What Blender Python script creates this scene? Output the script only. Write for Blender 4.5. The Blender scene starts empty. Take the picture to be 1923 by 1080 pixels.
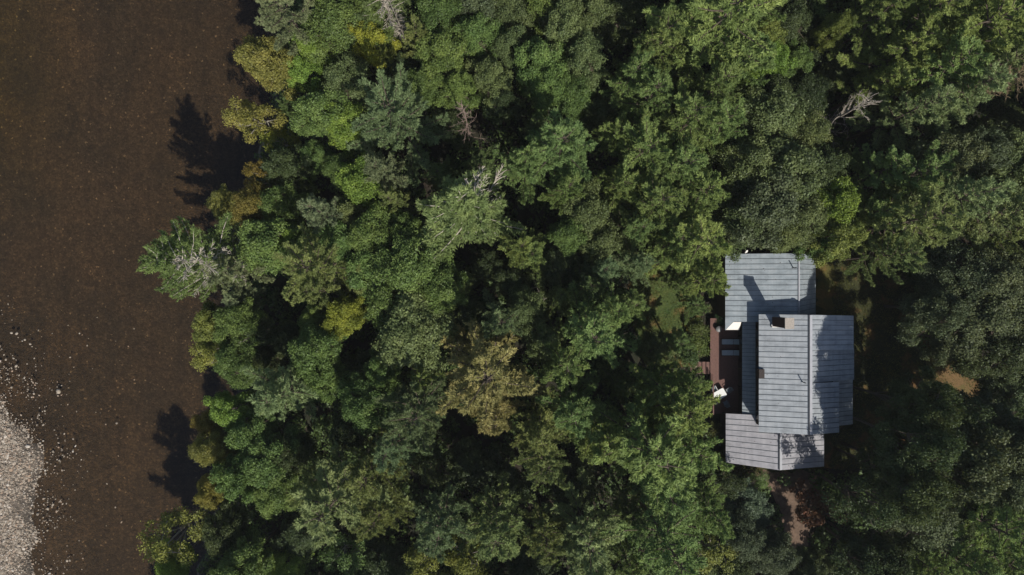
import bpy, math, random
import numpy as np
from mathutils import Vector

# ---------------------------------------------------------------- camera, sky, sun, exposure
CAM_H, FPX = 80.0, 1290.0            # metres above the wood, focal length in photo pixels
C = bpy.context.scene.collection
cam_d = bpy.data.cameras.new("camera"); cam = bpy.data.objects.new("camera", cam_d); C.objects.link(cam)
cam.location = (0, 0, CAM_H); cam_d.angle = 2*math.atan(961.5/FPX); cam_d.clip_end = 2000
bpy.context.scene.camera = cam
SUN = Vector((0.385, -0.765, 1.0)).normalized()
world = bpy.data.worlds.new("World"); bpy.context.scene.world = world; world.use_nodes = True
wn = world.node_tree; bg = wn.nodes["Background"]
sky = wn.nodes.new("ShaderNodeTexSky"); sky.sky_type = 'NISHITA'; sky.sun_disc = False
sky.sun_elevation = math.asin(SUN.z); sky.sun_rotation = math.atan2(SUN.x, SUN.y)
wn.links.new(sky.outputs[0], bg.inputs[0]); bg.inputs[1].default_value = 0.095
sd = bpy.data.lights.new("sun", 'SUN'); sd.energy = 4.3; sd.angle = math.radians(0.5); sd.color = (1.0, 0.95, 0.87)
so = bpy.data.objects.new("sun", sd); C.objects.link(so); so.rotation_euler = SUN.to_track_quat('Z', 'Y').to_euler()
vs = bpy.context.scene.view_settings
vs.view_transform = 'Standard'; vs.look = 'None'; vs.gamma = 1; vs.exposure = 0.0
cy = bpy.context.scene.cycles
cy.max_bounces = 6; cy.diffuse_bounces = 4; cy.glossy_bounces = 2; cy.transmission_bounces = 4; cy.transparent_max_bounces = 8

def P(px, py, z=0.0):                # photo pixel + height -> world point
    s = (CAM_H - z)/FPX
    return Vector(((px-961.5)*s, -(py-540.0)*s, z))

# ---------------------------------------------------------------- materials
def newmat(name):
    m = bpy.data.materials.new(name); m.use_nodes = True
    nt = m.node_tree; b = nt.nodes["Principled BSDF"]
    return m, nt, b
def N(nt, t, **kw):
    n = nt.nodes.new(t)
    for k, v in kw.items():
        if k.startswith('i_'): n.inputs[k[2:].replace('_', ' ')].default_value = v
        else: setattr(n, k, v)
    return n
def ramp(nt, src, stops, interp='LINEAR'):
    r = nt.nodes.new("ShaderNodeValToRGB"); e = r.color_ramp.elements; r.color_ramp.interpolation = interp
    while len(e) < len(stops): e.new(0.5)
    for el, (p, c) in zip(e, stops):
        el.position = p; el.color = (c, c, c, 1) if not isinstance(c, tuple) else (*c, 1)
    nt.links.new(src, r.inputs[0]); return r
def mixc(nt, fac, a, b, mode='MIX'):
    n = nt.nodes.new("ShaderNodeMix"); n.data_type = 'RGBA'; n.blend_type = mode
    def put(s, v):
        if isinstance(v, (tuple, float, int)): s.default_value = (*v, 1) if isinstance(v, tuple) else v
        else: nt.links.new(v, s)
    put(n.inputs[0], fac); put(n.inputs[6], a); put(n.inputs[7], b)
    return n.outputs[2]
def plain(name, col, rough=0.7, var=0.15, scale=6, metal=0.0, bump=0.0):
    m, nt, b = newmat(name)
    g = N(nt, "ShaderNodeNewGeometry"); no = N(nt, "ShaderNodeTexNoise", i_Scale=scale, i_Detail=5.0)
    nt.links.new(g.outputs["Position"], no.inputs["Vector"])
    r = ramp(nt, no.outputs[0], [(0.25, tuple(c*(1-var) for c in col)), (0.75, tuple(min(1, c*(1+var)) for c in col))])
    nt.links.new(r.outputs[0], b.inputs["Base Color"]); b.inputs["Roughness"].default_value = rough; b.inputs["Metallic"].default_value = metal
    if bump:
        bu = N(nt, "ShaderNodeBump", i_Strength=bump, i_Distance=0.03); nt.links.new(no.outputs[0], bu.inputs["Height"]); nt.links.new(bu.outputs[0], b.inputs["Normal"])
    return m

def leaf_material(name, gloss=0.08, rough=0.45, trans=0.3, clump=0.8):
    m = bpy.data.materials.new(name); m.use_nodes = True; nt = m.node_tree
    nt.nodes.remove(nt.nodes["Principled BSDF"]); out = nt.nodes["Material Output"]
    oi = N(nt, "ShaderNodeObjectInfo"); g = N(nt, "ShaderNodeNewGeometry")
    no = N(nt, "ShaderNodeTexNoise", i_Scale=clump, i_Detail=3.0); nt.links.new(g.outputs["Position"], no.inputs["Vector"])
    hs = N(nt, "ShaderNodeHueSaturation")
    def maprange(src, a, b, f0=0.0, f1=1.0):
        n = N(nt, "ShaderNodeMapRange"); n.inputs[1].default_value = f0; n.inputs[2].default_value = f1
        n.inputs[3].default_value = a; n.inputs[4].default_value = b; nt.links.new(src, n.inputs[0]); return n.outputs[0]
    a = N(nt, "ShaderNodeMath", operation='MULTIPLY')
    nt.links.new(maprange(g.outputs["Random Per Island"], 0.62, 1.38), a.inputs[0])
    nt.links.new(maprange(no.outputs[0], 0.7, 1.35, 0.3, 0.7), a.inputs[1])
    nt.links.new(a.outputs[0], hs.inputs["Value"])
    nt.links.new(maprange(no.outputs[0], 0.512, 0.488, 0.3, 0.7), hs.inputs["Hue"])
    nt.links.new(oi.outputs["Color"], hs.inputs["Color"])
    d = N(nt, "ShaderNodeBsdfDiffuse"); t = N(nt, "ShaderNodeBsdfTranslucent"); gl = N(nt, "ShaderNodeBsdfGlossy", i_Roughness=rough)
    gl.inputs["Color"].default_value = (0.75, 0.8, 0.75, 1)
    nt.links.new(hs.outputs[0], d.inputs[0])
    ty = mixc(nt, 1.0, hs.outputs[0], (1.25, 1.15, 0.55), 'MULTIPLY'); nt.links.new(ty, t.inputs[0])
    m1 = N(nt, "ShaderNodeMixShader", i_Fac=trans); nt.links.new(d.outputs[0], m1.inputs[1]); nt.links.new(t.outputs[0], m1.inputs[2])
    m2 = N(nt, "ShaderNodeMixShader", i_Fac=gloss); nt.links.new(m1.outputs[0], m2.inputs[1]); nt.links.new(gl.outputs[0], m2.inputs[2])
    nt.links.new(m2.outputs[0], out.inputs[0]); return m
M_LEAF = leaf_material("broad_leaf", 0.022, 0.5, 0.3, 0.7)
M_NEED = leaf_material("pine_needle", 0.012, 0.55, 0.3, 0.6)
M_BARK = plain("bark", (0.10, 0.075, 0.055), 0.9, 0.3, 8)
M_BIRCH = plain("pale_bark", (0.30, 0.27, 0.22), 0.8, 0.3, 6)
M_DEAD = plain("bleached_wood", (0.31, 0.27, 0.22), 0.85, 0.35, 5)
M_DEADR = plain("reddish_dead_wood", (0.25, 0.18, 0.145), 0.85, 0.35, 5)
M_PALE = plain("sun_bleached_branch", (0.46, 0.41, 0.34), 0.8, 0.2, 5)
M_TWIG = plain("dry_brown_twigs", (0.22, 0.16, 0.09), 0.85, 0.4, 3)

def roof_mat(name, base, tint, rust):
    m, nt, b = newmat(name); g = N(nt, "ShaderNodeNewGeometry")
    mp = N(nt, "ShaderNodeMapping"); mp.inputs["Scale"].default_value = (0.8, 1.7, 1); nt.links.new(g.outputs["Position"], mp.inputs[0])
    n1 = N(nt, "ShaderNodeTexNoise", i_Scale=1.0, i_Detail=6.0, i_Roughness=0.62); nt.links.new(mp.outputs[0], n1.inputs["Vector"])
    mp2 = N(nt, "ShaderNodeMapping"); mp2.inputs["Scale"].default_value = (3.2, 0.25, 1); nt.links.new(g.outputs["Position"], mp2.inputs[0])
    n2 = N(nt, "ShaderNodeTexNoise", i_Scale=1.0, i_Detail=3.0); nt.links.new(mp2.outputs[0], n2.inputs["Vector"])
    n3 = N(nt, "ShaderNodeTexNoise", i_Scale=3.5, i_Detail=2.0); nt.links.new(g.outputs["Position"], n3.inputs["Vector"])
    c1 = ramp(nt, n1.outputs[0], [(0.3, tuple(c*0.72 for c in base)), (0.5, base), (0.72, tint)])
    c2 = ramp(nt, n2.outputs[0], [(0.3, 0.84), (0.7, 1.0)])
    col = mixc(nt, 1.0, c1.outputs[0], c2.outputs[0], 'MULTIPLY')
    r3 = ramp(nt, n3.outputs[0], [(0.715, 0.0), (0.76, 1.0)])
    col = mixc(nt, r3.outputs[0], col, rust)
    nt.links.new(col, b.inputs["Base Color"]); b.inputs["Roughness"].default_value = 0.55; b.inputs["Metallic"].default_value = 0.15
    bu = N(nt, "ShaderNodeBump", i_Strength=0.25, i_Distance=0.02); nt.links.new(n2.outputs[0], bu.inputs["Height"]); nt.links.new(bu.outputs[0], b.inputs["Normal"])
    return m
M_ROOFN = roof_mat("blue_grey_sheet_metal", (0.325, 0.372, 0.40), (0.41, 0.445, 0.465), (0.08, 0.06, 0.05))
M_ROOFM = roof_mat("pale_grey_sheet_metal", (0.37, 0.398, 0.42), (0.44, 0.46, 0.475), (0.16, 0.15, 0.15))
M_ROOFS = roof_mat("pinkish_grey_sheet_metal", (0.37, 0.365, 0.39), (0.44, 0.425, 0.44), (0.10, 0.07, 0.06))
M_SEAM = plain("dark_roof_seam", (0.125, 0.14, 0.15), 0.6)
M_CAP = plain("ridge_flashing", (0.40, 0.405, 0.43), 0.5, 0.1, 2)
M_WALL = plain("dark_stained_siding", (0.045, 0.03, 0.024), 0.8, 0.3, 3)
M_WHITE = plain("white_boards", (0.80, 0.76, 0.70), 0.6, 0.06, 4)
M_BRICK = plain("red_brick", (0.07, 0.03, 0.024), 0.9, 0.3, 14)
M_DARKB = plain("dark_brown_metal", (0.028, 0.018, 0.015), 0.7)
M_CONC = plain("beige_concrete", (0.38, 0.335, 0.285), 0.85, 0.15, 6)
M_PIPE_SHADE = plain("vent_pipe_and_ridge_shade", (0.06, 0.065, 0.07), 0.5)
M_GLASS = plain("window_glass", (0.02, 0.025, 0.03), 0.08, 0.05)
M_DECK = plain("red_stained_board", (0.15, 0.075, 0.058), 0.7, 0.25, 5)
M_PLASTIC = plain("white_plastic", (0.80, 0.80, 0.77), 0.4, 0.04)
M_GREYF = plain("grey_sling_fabric", (0.20, 0.22, 0.23), 0.8, 0.1)
M_CUSH = plain("pale_blue_cushion", (0.36, 0.42, 0.46), 0.85, 0.08)
M_DARK = plain("dark_iron", (0.02, 0.02, 0.02), 0.6)
M_GREYP = plain("grey_glazed_pot", (0.18, 0.18, 0.18), 0.5)

# ---------------------------------------------------------------- mesh helpers
def mesh_np(name, V, F, mats, mat_idx=None, smooth=False):
    """V (n,3); F (m,k) all faces with k corners"""
    V = np.asarray(V, dtype=np.float32); F = np.asarray(F, dtype=np.int32)
    me = bpy.data.meshes.new(name); k = F.shape[1]
    me.vertices.add(len(V)); me.vertices.foreach_set("co", V.ravel())
    me.loops.add(F.size); me.loops.foreach_set("vertex_index", F.ravel())
    me.polygons.add(len(F)); me.polygons.foreach_set("loop_start", np.arange(0, F.size, k, dtype=np.int32))
    me.polygons.foreach_set("loop_total", np.full(len(F), k, dtype=np.int32))
    if mat_idx is not None: me.polygons.foreach_set("material_index", np.asarray(mat_idx, dtype=np.int32))
    me.polygons.foreach_set("use_smooth", np.full(len(F), bool(smooth)))
    for m in mats: me.materials.append(m)
    me.update(calc_edges=True); return me
def link(name, me, parent=None, loc=None):
    o = bpy.data.objects.new(name, me); C.objects.link(o)
    if loc is not None: o.location = loc
    if parent is not None: o.parent = parent
    return o
def tag(o, label=None, cat=None, group=None, kind=None):
    if label: o["label"] = label
    if cat: o["category"] = cat
    if group: o["group"] = group
    if kind: o["kind"] = kind
    return o
class MB:
    def __init__(s): s.v = []; s.f = []; s.m = []
    def quadbox(s, q, t, m=0, down=None):
        """slab under the 4 points q (counter-clockwise from above), thickness t"""
        q = [Vector(p) for p in q]; n = (q[1]-q[0]).cross(q[-1]-q[0]).normalized()
        if n.z < 0: n = -n
        d = down if down is not None else n*(-t)
        b = len(s.v); k = len(q); s.v += [tuple(p) for p in q] + [tuple(p+d) for p in q]
        s.f.append(list(range(b, b+k))); s.f.append([b+k+i for i in reversed(range(k))])
        for i in range(k):
            j = (i+1) % k; s.f.append([b+i, b+k+i, b+k+j, b+j])
        s.m += [m]*(k+2)
    def box(s, x0, y0, z0, x1, y1, z1, m=0, rot=0, c=None):
        pts = [(x0, y0), (x1, y0), (x1, y1), (x0, y1)]
        if rot:
            cx, cy = c if c else ((x0+x1)/2, (y0+y1)/2); a, b_ = math.cos(rot), math.sin(rot)
            pts = [(cx+(x-cx)*a-(y-cy)*b_, cy+(x-cx)*b_+(y-cy)*a) for x, y in pts]
        s.quadbox([Vector((x, y, z1)) for x, y in pts], 0, m, Vector((0, 0, z0-z1)))
    def tube(s, pts, rads, k=6, m=0):
        b = len(s.v); n = len(pts); pts = [Vector(p) for p in pts]
        for i, p in enumerate(pts):
            d = (pts[min(i+1, n-1)]-pts[max(i-1, 0)]).normalized()
            u = d.cross(Vector((0, 0, 1)) if abs(d.z) < 0.9 else Vector((1, 0, 0))).normalized(); w = d.cross(u)
            for j in range(k):
                a = 2*math.pi*j/k; s.v.append(tuple(p+(u*math.cos(a)+w*math.sin(a))*rads[i]))
        for i in range(n-1):
            for j in range(k):
                j2 = (j+1) % k; s.f.append([b+i*k+j, b+i*k+j2, b+(i+1)*k+j2, b+(i+1)*k+j]); s.m.append(m)
        s.f.append([b+j for j in reversed(range(k))]); s.f.append([b+(n-1)*k+j for j in range(k)]); s.m += [m, m]
    def mesh(s, name, mats, smooth=False, bevel=0):
        me = bpy.data.meshes.new(name); me.from_pydata(s.v, [], s.f)
        for m in mats: me.materials.append(m)
        for p, mi in zip(me.polygons, s.m): p.material_index = mi; p.use_smooth = smooth
        me.update(); return me
    def build(s, name, mats, parent=None, smooth=False, loc=None):
        if not isinstance(mats, (list, tuple)): mats = [mats]
        return link(name, s.mesh(name, mats, smooth), parent, loc)

# ---------------------------------------------------------------- ground, riverbed, water
WZ = -0.8
BANK = [(-400, 530), (0, 525), (120, 515), (230, 508), (340, 470), (430, 452), (500, 440), (650, 436), (760, 440), (850, 436), (930, 420), (1000, 382), (1080, 372), (1500, 330)]
def bank_x(y):
    py = 540 - y*FPX/(CAM_H-WZ)
    return (np.interp(py, [b[0] for b in BANK], [b[1] for b in BANK])-961.5)*(CAM_H-WZ)/FPX
def wav(x, y, s, seed=0.0):
    return (np.sin(x*s+1.3*np.sin(y*s*0.7+seed)+seed)+np.sin(y*s*1.1+1.7*np.sin(x*s*0.6-seed)+2*seed)+0.5*np.sin((x+y)*s*2.3+seed*3))/2.5
BARX = [(-400, -160), (560, -90), (640, -50), (700, -20), (760, 4), (790, 26), (820, 62), (850, 82), (880, 84), (900, 70), (960, 62), (1020, 66), (1080, 60), (1500, 60)]
def bar_amt(x, y):      # metres to the right (+) of the gravel bar's edge
    py = 540 - y*FPX/(CAM_H-WZ)
    ex = (np.interp(py, [b[0] for b in BARX], [b[1] for b in BARX])-961.5)*(CAM_H-WZ)/FPX
    return x - ex + 0.5*wav(x, y, 1.3, 2.0)
def ground_z(x, y):
    bx = bank_x(y) + 0.6*wav(x*0, y, 0.9, 1.0)
    d = x-bx
    z = np.where(d > 0, np.clip(WZ+d*0.9, None, 0.0)+0.06*wav(x, y, 0.5), WZ-0.1-np.clip(-d*0.25, 0, 0.6))
    b = bar_amt(x, y)
    bar = WZ+0.10-0.14*b
    bar = np.clip(bar-0.12, WZ-0.7, WZ+0.22)+0.03*wav(x, y, 2.1, 4.0)
    return np.where(d > 0, z, np.maximum(z, bar))
xs = np.concatenate([np.linspace(-420, -72, 12)[:-1], np.arange(-72, 72.01, 0.6), np.linspace(72, 420, 12)[1:]])
ys = np.concatenate([np.linspace(-420, -44, 12)[:-1], np.arange(-44, 44.01, 0.6), np.linspace(44, 420, 12)[1:]])
X, Y = np.meshgrid(xs, ys); Z = ground_z(X, Y)
V = np.stack([X, Y, Z], -1).reshape(-1, 3); nx = len(xs)
i, j = np.meshgrid(np.arange(len(xs)-1), np.arange(len(ys)-1)); a = (j*nx+i).ravel()
F = np.stack([a, a+1, a+1+nx, a+nx], 1)
fc = V[F].mean(1); river = fc[:, 0] < bank_x(fc[:, 1])+0.3

def ground_mat():
    m, nt, b = newmat("forest_floor"); g = N(nt, "ShaderNodeNewGeometry")
    n1 = N(nt, "ShaderNodeTexNoise", i_Scale=0.35, i_Detail=6.0); n2 = N(nt, "ShaderNodeTexNoise", i_Scale=5.0, i_Detail=5.0, i_Roughness=0.7)
    for n in (n1, n2): nt.links.new(g.outputs["Position"], n.inputs["Vector"])
    c1 = ramp(nt, n1.outputs[0], [(0.38, (0.026, 0.018, 0.011)), (0.55, (0.016, 0.02, 0.008)), (0.68, (0.034, 0.024, 0.014))])
    c2 = ramp(nt, n2.outputs[0], [(0.3, 0.5), (0.7, 1.5)])
    nt.links.new(mixc(nt, 1.0, c1.outputs[0], c2.outputs[0], 'MULTIPLY'), b.inputs["Base Color"]); b.inputs["Roughness"].default_value = 0.95
    bu = N(nt, "ShaderNodeBump", i_Strength=0.6, i_Distance=0.1); nt.links.new(n2.outputs[0], bu.inputs["Height"]); nt.links.new(bu.outputs[0], b.inputs["Normal"])
    return m
def bed_mat():
    m, nt, b = newmat("pebbly_riverbed"); g = N(nt, "ShaderNodeNewGeometry")
    def nz(sc, det=4.0, r=0.6):
        n = N(nt, "ShaderNodeTexNoise", i_Scale=sc, i_Detail=det, i_Roughness=r); nt.links.new(g.outputs["Position"], n.inputs["Vector"]); return n
    vo = N(nt, "ShaderNodeTexVoronoi", i_Scale=5.5); nt.links.new(g.outputs["Position"], vo.inputs["Vector"])
    vo2 = N(nt, "ShaderNodeTexVoronoi", i_Scale=2.0); nt.links.new(g.outputs["Position"], vo2.inputs["Vector"])
    sx = N(nt, "ShaderNodeSeparateColor"); nt.links.new(vo.outputs["Color"], sx.inputs[0])
    base = ramp(nt, sx.outputs[0], [(0.0, (0.028, 0.022, 0.015)), (0.5, (0.047, 0.036, 0.025)), (0.9, (0.062, 0.046, 0.032)), (0.99, (0.085, 0.062, 0.043)), (0.998, (0.22, 0.17, 0.12))])
    n1 = nz(0.16, 5); n2 = nz(1.6, 5, 0.7); n3 = nz(7.0, 4, 0.7)
    big = ramp(nt, n1.outputs[0], [(0.32, (0.72, 0.76, 0.76)), (0.68, (1.24, 1.16, 1.05))])
    fm = N(nt, "ShaderNodeMapping"); fm.inputs["Scale"].default_value = (1.1, 0.10, 1); fm.inputs["Rotation"].default_value = (0, 0, 0.06); nt.links.new(g.outputs["Position"], fm.inputs[0])
    fn = N(nt, "ShaderNodeTexNoise", i_Scale=1.0, i_Detail=5.0, i_Roughness=0.6); nt.links.new(fm.outputs[0], fn.inputs["Vector"]); flow = ramp(nt, fn.outputs[0], [(0.3, 0.80), (0.7, 1.18)])
    mid = ramp(nt, n2.outputs[0], [(0.3, 0.55), (0.7, 1.4)]); fine = ramp(nt, n3.outputs[0], [(0.3, 0.6), (0.7, 1.4)])
    c = mixc(nt, 1.0, base.outputs[0], big.outputs[0], 'MULTIPLY'); c = mixc(nt, 1.0, c, flow.outputs[0], 'MULTIPLY'); c = mixc(nt, 1.0, c, mid.outputs[0], 'MULTIPLY'); c = mixc(nt, 0.8, c, fine.outputs[0], 'MULTIPLY')
    sp = N(nt, "ShaderNodeSeparateXYZ"); nt.links.new(g.outputs["Position"], sp.inputs[0])
    # green algae drifting in from the deep far side
    mr = N(nt, "ShaderNodeMapRange"); mr.inputs[1].default_value = -62; mr.inputs[2].default_value = -50; mr.inputs[3].default_value = 1; mr.inputs[4].default_value = 0
    nt.links.new(sp.outputs[0], mr.inputs[0])
    mr3 = N(nt, "ShaderNodeMapRange"); mr3.inputs[1].default_value = 5; mr3.inputs[2].default_value = 22; nt.links.new(sp.outputs[1], mr3.inputs[0])
    mm = N(nt, "ShaderNodeMath", operation='MULTIPLY'); nt.links.new(mr.outputs[0], mm.inputs[0]); nt.links.new(mr3.outputs[0], mm.inputs[1])
    alg = mixc(nt, 1.0, c, (0.95, 0.98, 0.45), 'MULTIPLY'); c = mixc(nt, mm.outputs[0], c, alg)
    # dry stone above the water line
    mr2 = N(nt, "ShaderNodeMapRange"); mr2.inputs[1].default_value = WZ+0.02; mr2.inputs[2].default_value = WZ+0.2; nt.links.new(sp.outputs[2], mr2.inputs[0])
    dry = ramp(nt, n2.outputs[0], [(0.35, (0.05, 0.038, 0.026)), (0.6, (0.15, 0.12, 0.09))])
    c = mixc(nt, mr2.outputs[0], c, dry.outputs[0])
    nt.links.new(c, b.inputs["Base Color"]); b.inputs["Roughness"].default_value = 0.8
    bu = N(nt, "ShaderNodeBump", i_Strength=0.7, i_Distance=0.08); nt.links.new(vo.outputs["Distance"], bu.inputs["Height"]); bu.invert = True
    nt.links.new(bu.outputs[0], b.inputs["Normal"]); return m
M_GROUND, M_BED = ground_mat(), bed_mat()
Fl = F[~river]; Fr = F[river]
tag(link("ground", mesh_np("ground", V, Fl, [M_GROUND], smooth=True)), kind="structure")
tag(link("riverbed", mesh_np("riverbed", V, Fr, [M_BED], smooth=True)), kind="structure")
def water_mat():
    m = bpy.data.materials.new("river_water"); m.use_nodes = True; nt = m.node_tree
    nt.nodes.remove(nt.nodes["Principled BSDF"]); out = nt.nodes["Material Output"]
    tr = N(nt, "ShaderNodeBsdfTransparent"); tr.inputs[0].default_value = (0.80, 0.72, 0.60, 1)
    gl = N(nt, "ShaderNodeBsdfGlossy", i_Roughness=0.03); fr = N(nt, "ShaderNodeFresnel", i_IOR=1.33)
    g = N(nt, "ShaderNodeNewGeometry"); no = N(nt, "ShaderNodeTexNoise", i_Scale=2.2, i_Detail=4.0); nt.links.new(g.outputs["Position"], no.inputs["Vector"])
    bu = N(nt, "ShaderNodeBump", i_Strength=0.25, i_Distance=0.05); nt.links.new(no.outputs[0], bu.inputs["Height"])
    nt.links.new(bu.outputs[0], gl.inputs["Normal"]); nt.links.new(bu.outputs[0], fr.inputs["Normal"])
    mx = N(nt, "ShaderNodeMixShader"); nt.links.new(fr.outputs[0], mx.inputs[0]); nt.links.new(tr.outputs[0], mx.inputs[1]); nt.links.new(gl.outputs[0], mx.inputs[2])
    nt.links.new(mx.outputs[0], out.inputs[0]); return m
wv = MB(); wpts = [Vector((-420, 420, WZ))]+[Vector((float(bank_x(np.float64(y))+1.0), y, WZ)) for y in np.linspace(420, -420, 500)]+[Vector((-420, -420, WZ))]
wv.v = [tuple(p) for p in wpts]; wv.f = [list(range(len(wpts)))[::-1]]; wv.m = [0]
tag(wv.build("river_water", water_mat()), kind="structure")

# lawn sheets round the house and in the clearing
def lawn_mat(name, g1, g2, tan, tpos):
    m, nt, b = newmat(name); g = N(nt, "ShaderNodeNewGeometry")
    n1 = N(nt, "ShaderNodeTexNoise", i_Scale=0.42, i_Detail=5.0, i_Roughness=0.6); n2 = N(nt, "ShaderNodeTexNoise", i_Scale=9.0, i_Detail=4.0, i_Roughness=0.7)
    for n in (n1, n2): nt.links.new(g.outputs["Position"], n.inputs["Vector"])
    c1 = ramp(nt, n1.outputs[0], [(0.3, g1), (tpos-0.06, g2), (tpos+0.05, tan)]); c2 = ramp(nt, n2.outputs[0], [(0.25, 0.55), (0.75, 1.4)])
    nt.links.new(mixc(nt, 1.0, c1.outputs[0], c2.outputs[0], 'MULTIPLY'), b.inputs["Base Color"]); b.inputs["Roughness"].default_value = 0.95
    bu = N(nt, "ShaderNodeBump", i_Strength=0.8, i_Distance=0.08); nt.links.new(n2.outputs[0], bu.inputs["Height"]); nt.links.new(bu.outputs[0], b.inputs["Normal"])
    return m
def sheet(name, pts, z, mat, kind="structure", wob=0.35, seed=1):
    rr = random.Random(seed); base = [P(x, y, z) for x, y in pts]; out = []
    for i_ in range(len(base)):
        a_, b_ = base[i_], base[(i_+1) % len(base)]; n_ = max(2, int((b_-a_).length/0.7))
        for k_ in range(n_):
            p = a_.lerp(b_, k_/n_); out.append((p.x+rr.uniform(-wob, wob), p.y+rr.uniform(-wob, wob), z))
    me = bpy.data.meshes.new(name); me.from_pydata(out, [], [list(range(len(out)))[::-1]]); me.materials.append(mat); me.update()
    if me.polygons[0].normal.z < 0: me.flip_normals()
    return tag(link(name, me), kind=kind)
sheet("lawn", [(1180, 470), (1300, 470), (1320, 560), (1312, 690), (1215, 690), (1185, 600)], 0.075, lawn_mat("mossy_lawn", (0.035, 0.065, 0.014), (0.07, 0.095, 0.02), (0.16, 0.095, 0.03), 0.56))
sheet("lawn", [(1330, 450), (1640, 450), (1830, 560), (1850, 760), (1700, 870), (1340, 900)], 0.079, lawn_mat("shaded_lawn", (0.018, 0.025, 0.008), (0.05, 0.05, 0.014), (0.15, 0.08, 0.028), 0.6), seed=2)  # tree shade and tan sun dapples put into the lawn colour
sheet("path", [(1405, 885), (1555, 885), (1540, 940), (1520, 1000), (1512, 1050), (1488, 1060), (1476, 1000), (1462, 950)], 0.083, plain("trodden_earth", (0.15, 0.10, 0.07), 0.95, 0.35, 2.5, bump=0.6), seed=3)

sheet("lawn", [(1735, 672), (1790, 690), (1832, 712), (1822, 738), (1770, 728), (1740, 705)], 0.087, lawn_mat("dry_tan_lawn", (0.06, 0.065, 0.018), (0.12, 0.095, 0.028), (0.18, 0.11, 0.045), 0.52), seed=5)  # sun dapple on the grass, put in as a paler tan sheet
sheet("lawn", [(1528, 478), (1560, 484), (1572, 520), (1560, 585), (1534, 575)], 0.087, lawn_mat("sunlit_mossy_gold_lawn", (0.045, 0.06, 0.014), (0.10, 0.085, 0.02), (0.17, 0.10, 0.028), 0.55), seed=6)  # moss in a sun dapple, the light put into the gold colour
# pebbles of the gravel bar
rng = np.random.default_rng(7)
def ico():
    t = (1+5**0.5)/2
    v = np.array([(-1, t, 0), (1, t, 0), (-1, -t, 0), (1, -t, 0), (0, -1, t), (0, 1, t), (0, -1, -t), (0, 1, -t), (t, 0, -1), (t, 0, 1), (-t, 0, -1), (-t, 0, 1)])/math.sqrt(1+t*t)
    f = np.array([(0, 11, 5), (0, 5, 1), (0, 1, 7), (0, 7, 10), (0, 10, 11), (1, 5, 9), (5, 11, 4), (11, 10, 2), (10, 7, 6), (7, 1, 8), (3, 9, 4), (3, 4, 2), (3, 2, 6), (3, 6, 8), (3, 8, 9), (4, 9, 5), (2, 4, 11), (6, 2, 10), (8, 6, 7), (9, 8, 1)])
    return v, f
IV, IF = ico()
def rocks(pos, size, rng):
    n = len(pos); V = np.repeat(IV[None], n, 0)*(1+rng.uniform(-0.22, 0.22, (n, 12, 1)))
    sc = np.stack([rng.uniform(0.7, 1.3, n), rng.uniform(0.6, 1.1, n), rng.uniform(0.4, 0.75, n)], 1)*size[:, None]
    V = V*sc[:, None]; a = rng.uniform(0, 6.28, n); c_, s_ = np.cos(a)[:, None], np.sin(a)[:, None]
    x, y = V[..., 0]*c_-V[..., 1]*s_, V[..., 0]*s_+V[..., 1]*c_
    V = np.stack([x, y, V[..., 2]], -1)+pos[:, None]
    F = (IF[None]+np.arange(n)[:, None, None]*12).reshape(-1, 3)
    return V.reshape(-1, 3), F
def stone_mat():
    m, nt, b = newmat("river_stone"); g = N(nt, "ShaderNodeNewGeometry"); no = N(nt, "ShaderNodeTexNoise", i_Scale=14.0, i_Detail=3.0); nt.links.new(g.outputs["Position"], no.inputs["Vector"])
    r = ramp(nt, g.outputs["Random Per Island"], [(0.0, (0.15, 0.12, 0.09)), (0.3, (0.30, 0.25, 0.19)), (0.65, (0.39, 0.325, 0.25)), (0.85, (0.36, 0.25, 0.17)), (0.93, (0.54, 0.48, 0.40))])
    c2 = ramp(nt, no.outputs[0], [(0.3, 0.75), (0.7, 1.1)])
    nt.links.new(mixc(nt, 1.0, r.outputs[0], c2.outputs[0], 'MULTIPLY'), b.inputs["Base Color"]); b.inputs["Roughness"].default_value = 0.8
    return m
M_STONE = stone_mat()
nP = 150000; px = rng.uniform(-78, -44, nP); py_ = rng.uniform(-46, 0, nP); d = bar_amt(px, py_)
ppx = px*FPX/(CAM_H-WZ)+961.5; ppy = 540-py_*FPX/(CAM_H-WZ)
patch = wav(px, py_, 0.9, 5.0)
prob = np.where(d < 0, np.clip(0.30-d*0.17, 0, 0.85)+0.35*patch, 0.36*np.exp(-d/1.5)*np.clip(0.35+patch, 0, 1)) + 0.10*np.exp(-((ppx-60)/48)**2)*np.clip((ppy-600)/160, 0, 1)*np.clip(0.25+wav(px, py_, 1.7, 9.0), 0, 1.5)
prob += 0.0011*(ppx < 330)
k = rng.random(nP) < np.clip(prob, 0, 0.9)
px, py_, d = px[k], py_[k], d[k]; size = rng.lognormal(-2.55, 0.40, len(px)).clip(0.04, 0.26)*np.where(d > 0.5, 0.85, 1)
gz = np.maximum(ground_z(px, py_), WZ-0.02)+size*0.22; 
Vr, Frk = rocks(np.stack([px, py_, gz], 1), size, rng)
tag(link("gravel", mesh_np("gravel", Vr, Frk, [M_STONE])), "pale beige pebbles of the gravel bar thinning out into the brown shallows", "gravel", kind="stuff")
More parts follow.
